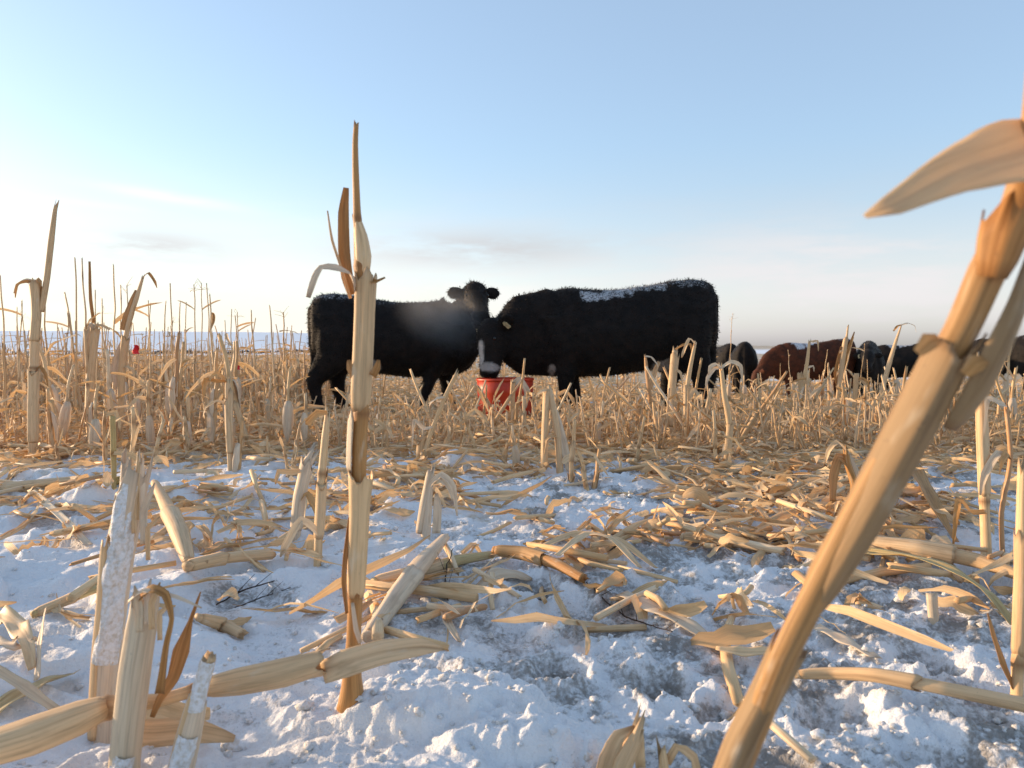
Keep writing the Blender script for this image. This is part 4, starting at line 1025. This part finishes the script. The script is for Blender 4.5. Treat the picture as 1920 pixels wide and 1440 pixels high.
fallen([(1000, 1050, 7, .01), (1080, 1020, 9, .03), (1160, 1030, 9, .03), (1230, 1075, 6)], "long golden leaf strip behind the arched one in the middle pile", 'leaf', M_STALK, seed=122)
fallen([(1120, 1120, 8), (1200, 1095, 12, .01), (1280, 1130, 8)], "pale flat leaf in front of the middle pile", 'leaf', M_PALE, seed=123) if False else None
fallen([(1330, 985, 8), (1390, 1000, 14, .01), (1450, 1015, 14, .01), (1500, 1018, 6)], "glinting golden leaf left of the thick leaning stalk", 'leaf', M_HERO, seed=124, curl=.4)
fallen([(1280, 1018, 8), (1370, 1025, 11), (1470, 1045, 8)], "weathered corn stalk lying before the glinting golden leaf", mat=M_STALK, seed=125)
fallen([(830, 1170, 6, .02), (840, 1195, 9, .01), (862, 1215, 4)], "small torn husk scrap lying on snow right of the tallest stalk", 'leaf', M_PALE, seed=126)
fallen([(370, 1170, 8), (420, 1185, 12), (455, 1202, 10)], "short pale corn stalk piece lying right of the hanging brown leaf", mat=M_SHEATH, seed=127)
fallen([(390, 1040, 10), (430, 1025, 14), (480, 1020, 8)], "torn rust-edged husk piece lying behind the round cut piece", 'leaf', M_RUST, seed=128)
fallen([(60, 945, 6, .03), (110, 985, 8, .02), (150, 1010, 8), (165, 1030, 9)], "bent weathered leaf strip in the left snow", 'leaf', M_STALK, seed=129)

# dark weed twigs
for (pxs, lab) in (([(405, 1140, 1.6), (450, 1115, 1.6), (515, 1098, 1.2)], "dark bare weed twig lying on dirty snow behind the lying golden stalk"),
                   ([(440, 1145, 1.0), (500, 1125, 1.0), (545, 1108, .7)], "thinner dark weed twig beside the first on dirty snow"),
                   ([(1100, 1100, 1.4), (1170, 1160, 1.5), (1260, 1190, 1.2)], "dark thin weed twig across the dirty snow beside the broad pale leaf"),
                   ([(840, 1135, 1.2), (835, 1100, 1.2, .02), (850, 1075, .8, .05)], "small dark weed sprig by the grey husked stalk")):
    P, R = [], []
    for q in pxs:
        g, d = onground(q[0], q[1]); P.append(g + Vector((0, 0, .006 + (q[3] if len(q) > 3 else 0)))); R.append(q[2] * d / F)
    P2, R2 = resample(P, R, .01, random.Random(3), .0015); mb = MB(); tube(mb, P2, R2, 6, 0, 0)
    for j in range(2, len(P2) - 2, 4):
        e = P2[j] + (P2[j + 1] - P2[j]).normalized() * .03 + Vector((random.Random(j).uniform(-.03, .03), .01, random.Random(j + 9).uniform(.0, .03)))
        tube(mb, [P2[j], P2[j].lerp(e, .5), e], [R2[j] * .7, R2[j] * .5, R2[j] * .3], 5, 0, 0)
    tag(link("weed_twig", mb.mesh("weed_twig", M_TWIG)), lab, "twig")

# small red scrap in the left rows
def scrap(px, py, D, r, lab):
    bm = bmesh.new(); bmesh.ops.create_grid(bm, x_segments=6, y_segments=8, size=.5); rng = random.Random(int(px))
    for v in bm.verts:
        x, y = v.co.x, v.co.y
        v.co = Vector((x * r * (1 - .5 * y) + .25 * r * math.sin(y * 6), .3 * r * math.sin(x * 5 + y * 4), y * r * 1.7))
    fs = bmesh.ops.solidify(bm, geom=bm.faces[:], thickness=.0015)
    me = bpy.data.meshes.new("red_scrap"); bm.to_mesh(me); bm.free(); me.materials.append(M_FLAG)
    o = link("red_scrap", me); o.location = pt(px, py, D); tag(o, lab, "scrap")
scrap(255, 655, 5.2, .035, "small bright red scrap caught among the corn in the rows")
scrap(446, 687, 7.5, .035, "small faint red scrap low in the left rows nearer the cattle")

# ------------------------------------------------------------------ stubble variants
def grow_leaf(rng, p, az, length, up0, droop, n=9):
    d = Vector((math.cos(az) * math.cos(up0), math.sin(az) * math.cos(up0), math.sin(up0))); P = [p.copy()]
    kink = rng.randint(2, 5) if rng.random() < .5 else -1
    for i in range(n - 1):
        d = d + Vector((rng.gauss(0, .10), rng.gauss(0, .10), -droop * length / n * 6))
        if i == kink: d = d + Vector((rng.gauss(0, .3), rng.gauss(0, .3), -1.3))
        d.normalize(); P.append(P[-1] + d * (length / (n - 1)))
    return P
DESC = {}
def make_variant(seed, h, r, lean, nleaf, husk, kind='stub', sides=9):
    rng = random.Random(seed); parts = []; az = rng.random() * 6.28
    n = max(4, int(h / .13) + 2); P = []; R = []
    bend = rng.uniform(-.3, .3) * lean
    for i in range(n):
        s = i / (n - 1); q = lean * s + bend * s * s
        P.append(Vector((math.cos(az) * q * h + rng.gauss(0, .004), math.sin(az) * q * h + rng.gauss(0, .004), s * h - (.03 if i == 0 else 0)))); R.append(r * (1.15 - .45 * s * (1 if kind != 'tall' else 1.35)))
    P2, R2 = resample(P, R, .035 if h > .3 else .022)
    nodes = []; q = rng.uniform(.05, .12)
    while q < h: nodes.append(q); q += rng.uniform(.11, .17)
    mb = MB(); tube(mb, P2, R2, sides, rng.uniform(.004, .025), .06, nodes, seed); parts.append(("stem", mb.mesh("stem", M_STALK)))
    N_ = len(P2)
    if kind != 'thin':
        for k in range(rng.choice((1, 2))):
            a = int(rng.uniform(.0, .45) * N_); b_ = min(N_, a + max(3, int(rng.uniform(.3, .55) * N_)))
            if b_ - a < 3: continue
            mb = MB(); sheath(mb, P2[a:b_], [x * 1.14 + .001 for x in R2[a:b_]], rng.uniform(200, 300), rng.uniform(0, 360), 9, .025, rng.uniform(.1, .6), .05, seed + k); parts.append(("sheath", mb.mesh("sheath", M_SHEATH)))
    for k in range(nleaf):
        i = int(rng.uniform(.25, .98) * (N_ - 1)); ln = rng.uniform(.12, .32) * (1 if h > .3 else .6)
        Q = grow_leaf(rng, P2[i], rng.random() * 6.28, ln, rng.uniform(-.2, 1.1), rng.uniform(.15, .6))
        w = rng.uniform(.007, .017); W = [w * (.55 + .45 * math.sin(math.pi * min(1, .15 + .85 * j / 8))) * (1 if j < 8 else .2) for j in range(9)]
        mb = MB(); blade(mb, Q, W, (rng.gauss(0, .5), -.6, .7), rng.uniform(.2, .6), rng.uniform(-1.5, 1.5), 5, .2, seed + 40 + k); parts.append(("leaf", mb.mesh("leaf", M_LEAF)))
    if husk:
        i = int(rng.uniform(.55, .85) * (N_ - 1)); a0 = rng.random() * 6.28
        for k in range(2):
            ln = rng.uniform(.18, .27); a = a0 + k * .7
            o = Vector((math.cos(a), math.sin(a), 0)); c = P2[i]
            Q = [c, c + o * .02 + Vector((0, 0, .01)), c + o * .035 + Vector((0, 0, -.03)), c + o * .04 - Vector((0, 0, ln * .5)), c + o * .035 - Vector((0, 0, ln * .8)), c + o * .03 - Vector((0, 0, ln))]
            mb = MB(); blade(mb, resample(Q, [0] * 6, .025)[0], None or [w_ for w_ in resample(Q, [.008, .018, .029, .034, .024, .005], .025)[1]], o, -.15, .1, 5, .08, seed + 60 + k, .5); parts.append(("husk", mb.mesh("husk", M_PALE)))
    if kind == 'tassel':
        t = P2[-1]; mb = MB()
        for k in range(5):
            Q = grow_leaf(rng, t - Vector((0, 0, rng.uniform(0, .06))), rng.random() * 6.28, rng.uniform(.05, .11), rng.uniform(.2, 1.3), .5, 5)
            tube(mb, Q, [.0018, .0016, .0014, .0012, .0008], 5, 0, 0, (), k)
        parts.append(("tassel", mb.mesh("tassel", M_STALK)))
    DESC[parts[0][1].name] = (('bare', 'one leafed', 'two leafed', 'three leafed', 'four leafed')[min(4, sum(p[0] == 'leaf' for p in parts))]) + (' husked' if any(p[0] == 'husk' for p in parts) else '')
    return parts
EXCL = [(pt(960, 700, 7.5).x, 7.5)]
def blocked(x, y):
    px = x / y * F + 960
    return (6.75 < y < 9.3 and 575 < px < 1365)
def plant(parts, x, y, rz, sc, label, group, name="corn_stalk", tilt=(0, 0)):
    label = label.replace('corn stalk', DESC[parts[0][1].name] + ' corn stalk', 1); group = label
    e = empty(name, (x, y, gz(x, y)), label, "corn stalk", group); e.rotation_euler = (tilt[0], tilt[1], rz); e.scale = (sc,) * 3
    for nm, me in parts: link(nm, me, e, False)
    return e

rng = random.Random(77)
V_SHORT = [make_variant(200 + i, rng.uniform(.20, .42), rng.uniform(.010, .014), rng.uniform(0, .35), rng.choice((1, 2, 2, 3)), i % 4 == 0) for i in range(10)]
V_LEAN = [make_variant(230 + i, rng.uniform(.35, .55), rng.uniform(.009, .012), rng.uniform(.45, .9), rng.choice((0, 1, 2)), False) for i in range(5)]
V_MID = [make_variant(260 + i, rng.uniform(.45, .68), rng.uniform(.011, .0145), rng.uniform(0, .14), rng.choice((2, 3, 4)), True) for i in range(9)]
V_TALL = [make_variant(290 + i, rng.uniform(.85, 1.15), rng.uniform(.008, .011), rng.uniform(0, .12), rng.choice((1, 2)), False, 'tall') for i in range(6)]
V_THIN = [make_variant(310 + i, rng.uniform(.95, 1.2), rng.uniform(.0045, .0065), rng.uniform(0, .08), rng.choice((0, 1, 1)), False, 'tassel' if i % 2 else 'thin', 6) for i in range(8)]

# tall ones against the pale sky, left: (px, py of the top, distance, set)
sky_tops = [(13, 512, 5.6, V_TALL, 0), (28, 562, 7.2, V_THIN, 1), (42, 575, 8, V_THIN, 1), (96, 537, 6.4, V_TALL, 0), (139, 481, 5.6, V_THIN, 1), (152, 546, 6.6, V_TALL, 0), (168, 487, 5.2, V_TALL, 0), (182, 543, 7, V_THIN, 1), (194, 559, 7.2, V_THIN, 1), (204, 578, 7.5, V_THIN, 1),
            (214, 495, 5.8, V_THIN, 1), (228, 531, 6.3, V_TALL, 0), (244, 535, 6.8, V_THIN, 1), (268, 567, 7.6, V_THIN, 1), (281, 562, 7, V_THIN, 1), (297, 563, 7.4, V_TALL, 0), (324, 531, 6.4, V_THIN, 1), (346, 565, 7.8, V_THIN, 1), (363, 532, 6.9, V_THIN, 1), (378, 531, 6.6, V_THIN, 1), (397, 530, 6.6, V_THIN, 1), (408, 550, 6.2, V_TALL, 0),
            (422, 600, 8.2, V_THIN, 1), (432, 578, 7.6, V_THIN, 1), (442, 585, 7.8, V_THIN, 1), (459, 590, 8.4, V_THIN, 1), (484, 581, 6.6, V_TALL, 0), (521, 572, 6.4, V_TALL, 0), (534, 585, 6.9, V_THIN, 1), (58, 590, 8, V_THIN, 1), (118, 590, 8.4, V_THIN, 1), (330, 565, 7.4, V_TALL, 0), (310, 600, 8.6, V_THIN, 1)]
for i, (px, py, D, S, thin) in enumerate(sky_tops):
    b_ = ground_at(px, D); top = pt(px, py, D); j = rng.randrange(len(S))
    zmax = max(max(v.co.z for v in me.vertices) for nm, me in S[j] if nm == 'stem')
    sc = (top.z - b_.z) / zmax
    side = 'left of the golden topped stalk' if px < 250 else ('just right of the golden topped stalk' if px < 425 else 'nearest the raised head cow')
    e = plant(S[j], b_.x, b_.y, rng.random() * 6.28, 1.0, "thin corn stalk against the bright sky " + side if thin else "tall corn stalk against the bright sky " + side,
              ("thin" if thin else "taller") + " corn stalks against the sky " + side)
    e.scale = (min(sc, 1.05) if not thin else 1.15, min(sc, 1.05) if not thin else 1.15, sc)

def zone(n, xr, yr, sets, label, group, scr=(.85, 1.15), lean=.08, seed=0, tries=0, power=1.0):
    r_ = random.Random(seed); done = 0
    while done < n and tries < n * 40:
        tries += 1
        y = yr[0] + (yr[1] - yr[0]) * r_.random() ** power; px = r_.uniform(*xr); x = (px - 960) / F * y
        if blocked(x, y): continue
        S = r_.choice(sets)
        plant(r_.choice(S), x, y, r_.random() * 6.28, r_.uniform(*scr), label, group, tilt=(r_.gauss(0, lean), r_.gauss(0, lean))); done += 1
FEAT = {id(V_SHORT): "short", id(V_LEAN): "slanting", id(V_MID): "upright", id(V_TALL): "tall", id(V_THIN): "thin"}
def zones(n, yr, sets, places, power=1.0, **k):
    """places: ((px from, px to), what they stand before or beside); the number is shared out by width"""
    tot = sum(b - a for (a, b), _ in places)
    for q, ((a, b), where) in enumerate(places):
        for S in sets:
            m = max(1, round(n * (b - a) / tot / len(sets)))
            zone(m, (a, b), yr, [S], FEAT[id(S)] + " corn stalk " + where, "corn stalks " + where, seed=k.get('seed', 0) * 31 + q * 7 + sets.index(S), power=power, lean=k.get('lean', .09), scr=k.get('scr', (.8, 1.1)))
zones(72, (4.3, 6.7), [V_SHORT, V_LEAN], (((690, 800), "before the raised head cow's forelegs"), ((800, 890), "just left of the red tub"), ((890, 1005), "before the red tub"), ((1005, 1110), "before the feeding cow's forelegs"), ((1110, 1235), "before the feeding cow's belly"), ((1235, 1420), "before the feeding cow's hind legs")), seed=1, scr=(.66, .98))
zones(100, (4.2, 8.5), [V_MID, V_SHORT], (((-60, 100), "below the snapped top stalk in rows"), ((100, 240), "around the snow capped stalk in rows"), ((240, 380), "under the red scrap in rows"), ((380, 480), "behind the lone pale stalk in the rows"), ((480, 575), "beside the raised-head cow's tail")), 1.2, seed=3, scr=(.8, 1.05), lean=.06)
zones(50, (4.6, 9), [V_SHORT, V_MID, V_LEAN], (((1350, 1440), "before the rump-on far cow"), ((1440, 1590), "before the red-brown cow"), ((1590, 1730), "before the yellow-tagged cow"), ((1730, 1990), "beyond the thick leaning stalk")), seed=4, scr=(.75, 1.0), lean=.1)
zones(14, (9, 14), [V_THIN, V_TALL], (((1350, 1600), "rising before the red-brown cow"), ((1600, 1980), "rising past the thick leaning stalk")), seed=5, scr=(.7, .95), lean=.06)
zones(12, (3.0, 4.2), [V_SHORT], (((470, 640), "in littered snow left of the tallest stalk"), ((700, 1000), "in littered snow right of the tallest stalk"), ((1000, 1500), "in littered snow left of the thick leaning stalk")), seed=6, scr=(.5, .75), lean=.14)
zones(6, (3.1, 4.0), [V_SHORT], (((-20, 520), "in open snow at the rows' edge"),), seed=7, scr=(.6, .95), lean=.12)

# ------------------------------------------------------------------ merged stubble and litter beyond what can be counted
def template(parts):
    vs, fs, fb, we = [], [], [], []; o = 0
    for nm, me in parts:
        n = len(me.vertices); co = np.empty(n * 3, 'f'); me.vertices.foreach_get('co', co); vs.append(co.reshape(-1, 3))
        a = np.empty(n * 3, 'f'); me.attributes['fiber'].data.foreach_get('vector', a); fb.append(a.reshape(-1, 3))
        w = np.empty(n, 'f'); me.attributes['wear'].data.foreach_get('value', w); we.append(w)
        for p in me.polygons: fs.append([q + o for q in p.vertices])
        o += n
    quads = np.array([q if len(q) == 4 else list(q) + [q[-1]] for q in fs])
    tri = np.array([len(q) == 3 for q in fs])
    return np.vstack(vs), quads, tri, np.vstack(fb), np.concatenate(we)
def merge(name, temps, mats, label, mat, ids):
    """mats: list of (template index, 4x4 numpy, random id) -> ONE mesh"""
    V, Fq, Tm, Fb, W = [], [], [], [], []; o = 0
    for (k, M_, sid) in mats:
        v, q, t, fb, w = temps[k]
        V.append(v @ M_[:3, :3].T + M_[:3, 3]); Fq.append(q + o); Tm.append(t); f2 = fb.copy(); f2[:, 2] = (f2[:, 2] * .25 + sid) % 1; Fb.append(f2); W.append(w); o += len(v)
    V = np.vstack(V); Fq = np.vstack(Fq); Tm = np.concatenate(Tm); Fb = np.vstack(Fb); W = np.concatenate(W)
    lens = np.where(Tm, 3, 4); mask = np.ones(Fq.shape, bool); mask[Tm, 3] = False
    loops = Fq[mask]; st = np.concatenate([[0], np.cumsum(lens)[:-1]])
    me = bpy.data.meshes.new(name); me.vertices.add(len(V)); me.vertices.foreach_set('co', V.astype('f').ravel())
    me.loops.add(len(loops)); me.loops.foreach_set('vertex_index', loops.astype(np.int32))
    me.polygons.add(len(Fq)); me.polygons.foreach_set('loop_start', st.astype(np.int32)); me.update(calc_edges=True)
    me.polygons.foreach_set('use_smooth', np.ones(len(Fq), bool))
    a = me.attributes.new('fiber', 'FLOAT_VECTOR', 'POINT'); a.data.foreach_set('vector', Fb.astype('f').ravel())
    a = me.attributes.new('wear', 'FLOAT', 'POINT'); a.data.foreach_set('value', W.astype('f'))
    me.materials.append(mat); o_ = link(name, me); o_['kind'] = 'stuff'; o_['label'] = label
    return o_
def xf(x, y, z, rz, rx, ry, s):
    m = Matrix.Translation((x, y, z)) @ Matrix.Rotation(rz, 4, 'Z') @ Matrix.Rotation(rx, 4, 'X') @ Matrix.Rotation(ry, 4, 'Y') @ Matrix.Diagonal((s, s, s, 1)); return np.array(m)

# low-poly stalks for the far rows
LOW = []
for i in range(10):
    r_ = random.Random(500 + i); h = r_.uniform(.35, .62) if i < 7 else r_.uniform(.75, 1.0); mb = MB(); rr = r_.uniform(.009, .013) * (1 if i < 7 else .6)
    tube(mb, [Vector((0, 0, -.03)), Vector((r_.gauss(0, .01), r_.gauss(0, .01), h * .5)), Vector((r_.gauss(0, .03), r_.gauss(0, .03), h))], [rr * 1.1, rr, rr * .7], 5, .01, .05, [], i)
    for k in range((1, 2, 1, 3, 1, 2, 1)[i] if i < 7 else 1):
        Q = grow_leaf(r_, Vector((0, 0, h * r_.uniform(.3, .95))), r_.random() * 6.28, r_.uniform(.12, .28), r_.uniform(-.3, .9), .5, 5); w = r_.uniform(.010, .022)
        blade(mb, Q, [w * .7, w, w, w * .7, w * .15], (r_.gauss(0, .5), -.7, .5), .3, r_.uniform(-1, 1), 3, .1, k)
    LOW.append(template([("x", mb.mesh("low", M_LEAF))]))
r_ = random.Random(9); lst = []; pos = []
for k in range(5200):
    if k < 3600: y = 8 + 52 * r_.random() ** 1.5; px = r_.uniform(-350, 620)
    else: y = 10 + 60 * r_.random() ** 1.4; px = r_.uniform(560, 2250)
    x = (px - 960) / F * y
    if blocked(x, y): continue
    if px > 620 and y < 24 and r_.random() < .6: continue
    pos.append((x, y, r_.randrange(10) if px < 620 else (r_.randrange(7) if r_.random() < .93 else r_.randrange(10))))
nfar = len(pos)
for k in range(1000):
    y = r_.uniform(4.0, 6.8) if k < 700 else r_.uniform(4.6, 8); px = r_.uniform(600, 1960) if k < 700 else r_.uniform(-60, 570)
    if 870 < px < 1015 and r_.random() < .75: continue
    pos.append(((px - 960) / F * y, y, r_.randrange(7)))
zs = ground_all(np.array([p[0] for p in pos]), np.array([p[1] for p in pos]))
for i, ((x, y, t), z) in enumerate(zip(pos, zs)):
    nearby = i >= nfar; ls = .2 if nearby else .1
    lst.append((t, xf(x, y, z, r_.random() * 6.28, r_.gauss(0, ls), r_.gauss(0, ls), r_.uniform(.3, .66) if nearby else r_.uniform(.75, 1.1)), r_.random()))
merge("corn_stubble", LOW, lst, "far dry corn stubble spreading back to the horizon", M_LEAF, None)

# litter pieces
LIT = []; LITM = []; LITD = []
for i in range(40):
    r_ = random.Random(700 + i); mb = MB(); typ = i % 13
    if typ < 4:      # stalk piece
        ln = r_.uniform(.08, .26); rr = r_.uniform(.006, .011)
        tube(mb, [Vector((-ln / 2, 0, rr)), Vector((0, r_.gauss(0, .006), rr * 1.2)), Vector((ln / 2, r_.gauss(0, .01), rr))], [rr, rr * 1.02, rr * .9], 7, .008, .08, [ln * r_.uniform(.2, .8)], i); LITM.append('stem'); LITD.append('long' if ln > .19 else 'short' if ln < .13 else 'middling')
    else:
        ln = r_.uniform(.07, .36); n = 7; w = r_.choice((r_.uniform(.002, .006), r_.uniform(.005, .011), r_.uniform(.008, .017), r_.uniform(.010, .022))); ln = ln * .55 if w > .015 else ln; P_ = []; a = r_.uniform(-.9, .9); x = -ln / 2; yy = 0
        hump = r_.choice((0, .004, .012, .04)) * r_.random(); d_ = r_.uniform(-.5, .5)
        for j in range(n):
            s_ = j / (n - 1); P_.append(Vector((x, yy, .003 + hump * math.sin(math.pi * s_) + r_.uniform(0, .008)))); d_ += a / n; x += ln / (n - 1) * math.cos(d_); yy += ln / (n - 1) * math.sin(d_)
        if i % 5 == 2:      # frayed into strips
            for z in range(3):
                o_ = Vector((r_.uniform(-.02, .02), r_.uniform(-.02, .02), r_.uniform(0, .02))); rt = Matrix.Rotation(r_.gauss(0, .35), 3, 'Z')
                blade(mb, [rt @ p_ + o_ * (j / n) for j, p_ in enumerate(P_[:r_.randint(4, 7)])], [.0035, .004, .004, .0035, .003, .002, .001], (r_.gauss(0, .5), r_.gauss(0, .5), 1), .3, r_.uniform(-2, 2), 3, .2, i + z * 7)
        blade(mb, P_, [w * q for q in (.5, .85, 1, 1, .9, .65, .12)], (r_.gauss(0, .5), r_.gauss(0, .5), 1), r_.uniform(.1, .6), r_.uniform(-2.0, 2.0), 4, .2, i, r_.uniform(-.2, .7)); LITM.append('leaf'); LITD.append(('long' if ln > .25 else 'short' if ln < .16 else 'middling') + (' broad' if w > .0125 else ' narrow'))
    LIT.append((mb.mesh("litter_" + LITM[-1], M_STALK if LITM[-1] == 'stem' else M_LEAF), LITM[-1]))
LT = [template([("x", m_)]) for m_, _ in LIT]

r_ = random.Random(31); cand = []
def dens(x, y):
    t_ = min(1, max(0, -(x + .12 * (y - 1.5)) / .7)); left = t_ * t_ * (3 - 2 * t_) if y < 4.0 else 0
    if y < 1.35: b_ = 16
    elif y < 1.9: b_ = 95
    elif y < 2.6: b_ = 290
    elif y < 3.2: b_ = 400
    elif y < 9: b_ = 360
    elif y < 16: b_ = 150
    else: b_ = 40
    return b_ * (1 - .62 * left)
ys = []
N = 125000
yy = np.exp(np.array([r_.uniform(math.log(1.0), math.log(26)) for _ in range(N)])); pxs = np.array([r_.uniform(-200, 2120) for _ in range(N)])
xx = (pxs - 960) / F * yy
# sampling density per area is ~ 1/y^2; accept by wanted density
area_norm = (2320 / F) * math.log(26)      # samples per (y^2)
patch = ss(-.35, .45, fbm(xx * 1.3 + 60, yy * 1.3, 3))
keep = []
pv = patch.tolist(); yl = yy.tolist(); xl = xx.tolist()
for k in range(N):
    want = dens(xl[k], yl[k]) * (.12 + 1.5 * pv[k] if yl[k] < 3.4 else .6 + .6 * pv[k])
    have = N / area_norm / yl[k] ** 2
    if r_.random() < want / have: keep.append(k)
keep = np.array(keep); xx, yy = xx[keep], yy[keep]; zz = ground_all(xx, yy)
e_ = .05
sx = (ground_all(xx + e_, yy) - ground_all(xx - e_, yy)) / (2 * e_); sy = (ground_all(xx, yy + e_) - ground_all(xx, yy - e_)) / (2 * e_)
order = np.argsort(yy); lst_s = []; lst_l = []; nl = ns = 0
for k in order:
    x, y, z = float(xx[k]), float(yy[k]), float(zz[k]); t = r_.randrange(40); kind = LITM[t]
    if kind == 'stem' and r_.random() < .45 and y > 2: t = r_.randrange(40); kind = LITM[t]
    rz = r_.random() * 6.28; nrm = Vector((-sx[k] * .8, -sy[k] * .8, 1)).normalized()
    pile = r_.random() ** 2 * (.05 if y > 3.6 else .025)
    tilt = r_.gauss(0, .15)
    M_ = Matrix.Translation((x, y, z + .004 + pile)) @ nrm.to_track_quat('Z', 'Y').to_matrix().to_4x4() @ Matrix.Rotation(rz, 4, 'Z') @ Matrix.Rotation(r_.gauss(0, .25), 4, 'X') @ Matrix.Rotation(tilt, 4, 'Y') @ Matrix.Diagonal((*((r_.uniform(.7, 1.15),) * 3), 1))
    single = (kind == 'stem' and ns < 150) or (kind == 'leaf' and nl < 270)
    if single:
        if kind == 'stem': ns += 1
        else: nl += 1
        near = y < 2.1
        nm = "fallen_corn_stalk" if kind == 'stem' else "fallen_corn_leaf"
        o = bpy.data.objects.new(nm, LIT[t][0]); COL.objects.link(o); o.matrix_world = M_
        what = LITD[t] + (" corn stalk piece" if kind == 'stem' else " corn leaf scrap")
        qx = x / y * F + 960
        where = ("on " + ("near" if near else "stubble edge" if y > 2.75 else "littered") + " snow ") + ("left of the snow-sided stub" if qx < 180 else "left of the tallest stalk" if qx < 640 else "just right of the tallest stalk" if qx < 980 else "left of the thick leaning stalk" if qx < 1450 else "right of the thick leaning stalk")
        tag(o, what + " " + where, "corn stalk" if kind == 'stem' else "corn leaf", what + " " + where)
    else:
        (lst_s if kind == 'stem' else lst_l).append((t, np.array(M_), r_.random()))
merge("corn_leaf_litter", LT, lst_l, "thick litter of dry corn leaves covering the ground before the cows", M_LEAF, None)
merge("corn_stalk_litter", LT, lst_s, "scattered broken corn stalk bits mixed in the litter before the cows", M_STALK, None)

# loose snow crumbs
def crumbs():
    r_ = random.Random(4); bms = []
    for i in range(4):
        bm = bmesh.new(); bmesh.ops.create_icosphere(bm, subdivisions=2, radius=1)
        for v in bm.verts: v.co *= 1 + .5 * float(perlin(v.co.x * 1.6 + i * 7, v.co.y * 1.6 + v.co.z * 2.1)) + .35 * float(perlin(v.co.x * 4 + i * 3, v.co.y * 4 - v.co.z * 3.3))
        me = bpy.data.meshes.new("crumb"); bm.to_mesh(me); bm.free(); me.materials.append(M_CRUST); bms.append(me)
    mb = MB(); pos = []
    for k in range(2600):
        y = math.exp(r_.uniform(math.log(.95), math.log(4.5))); px = r_.uniform(-100, 2020); x = (px - 960) / F * y
        if r_.random() > .35 + .65 * float(tramp_mask(np.array(x), np.array(y))): continue
        pos.append((x, y))
    zs = ground_all(np.array([p[0] for p in pos]), np.array([p[1] for p in pos]))
    for (x, y), z in zip(pos, zs):
        me = r_.choice(bms); s = min(.013, .0022 + r_.expovariate(1 / .0022)); M_ = Matrix.Translation((x, y, z + s * .35)) @ Matrix.Rotation(r_.random() * 6, 4, 'Z') @ Matrix.Diagonal((s, s * r_.uniform(.7, 1.2), s * r_.uniform(.5, .9), 1))
        mb.add([M_ @ v.co for v in me.vertices], [tuple(p.vertices) for p in me.polygons], [(0, 0, 0)] * len(me.vertices), [0] * len(me.vertices))
    o = link("snow_crumbs", mb.mesh("snow_crumbs", M_CRUST)); o['kind'] = 'stuff'; o['label'] = "loose crumbs of snow on the trampled ground"
crumbs()
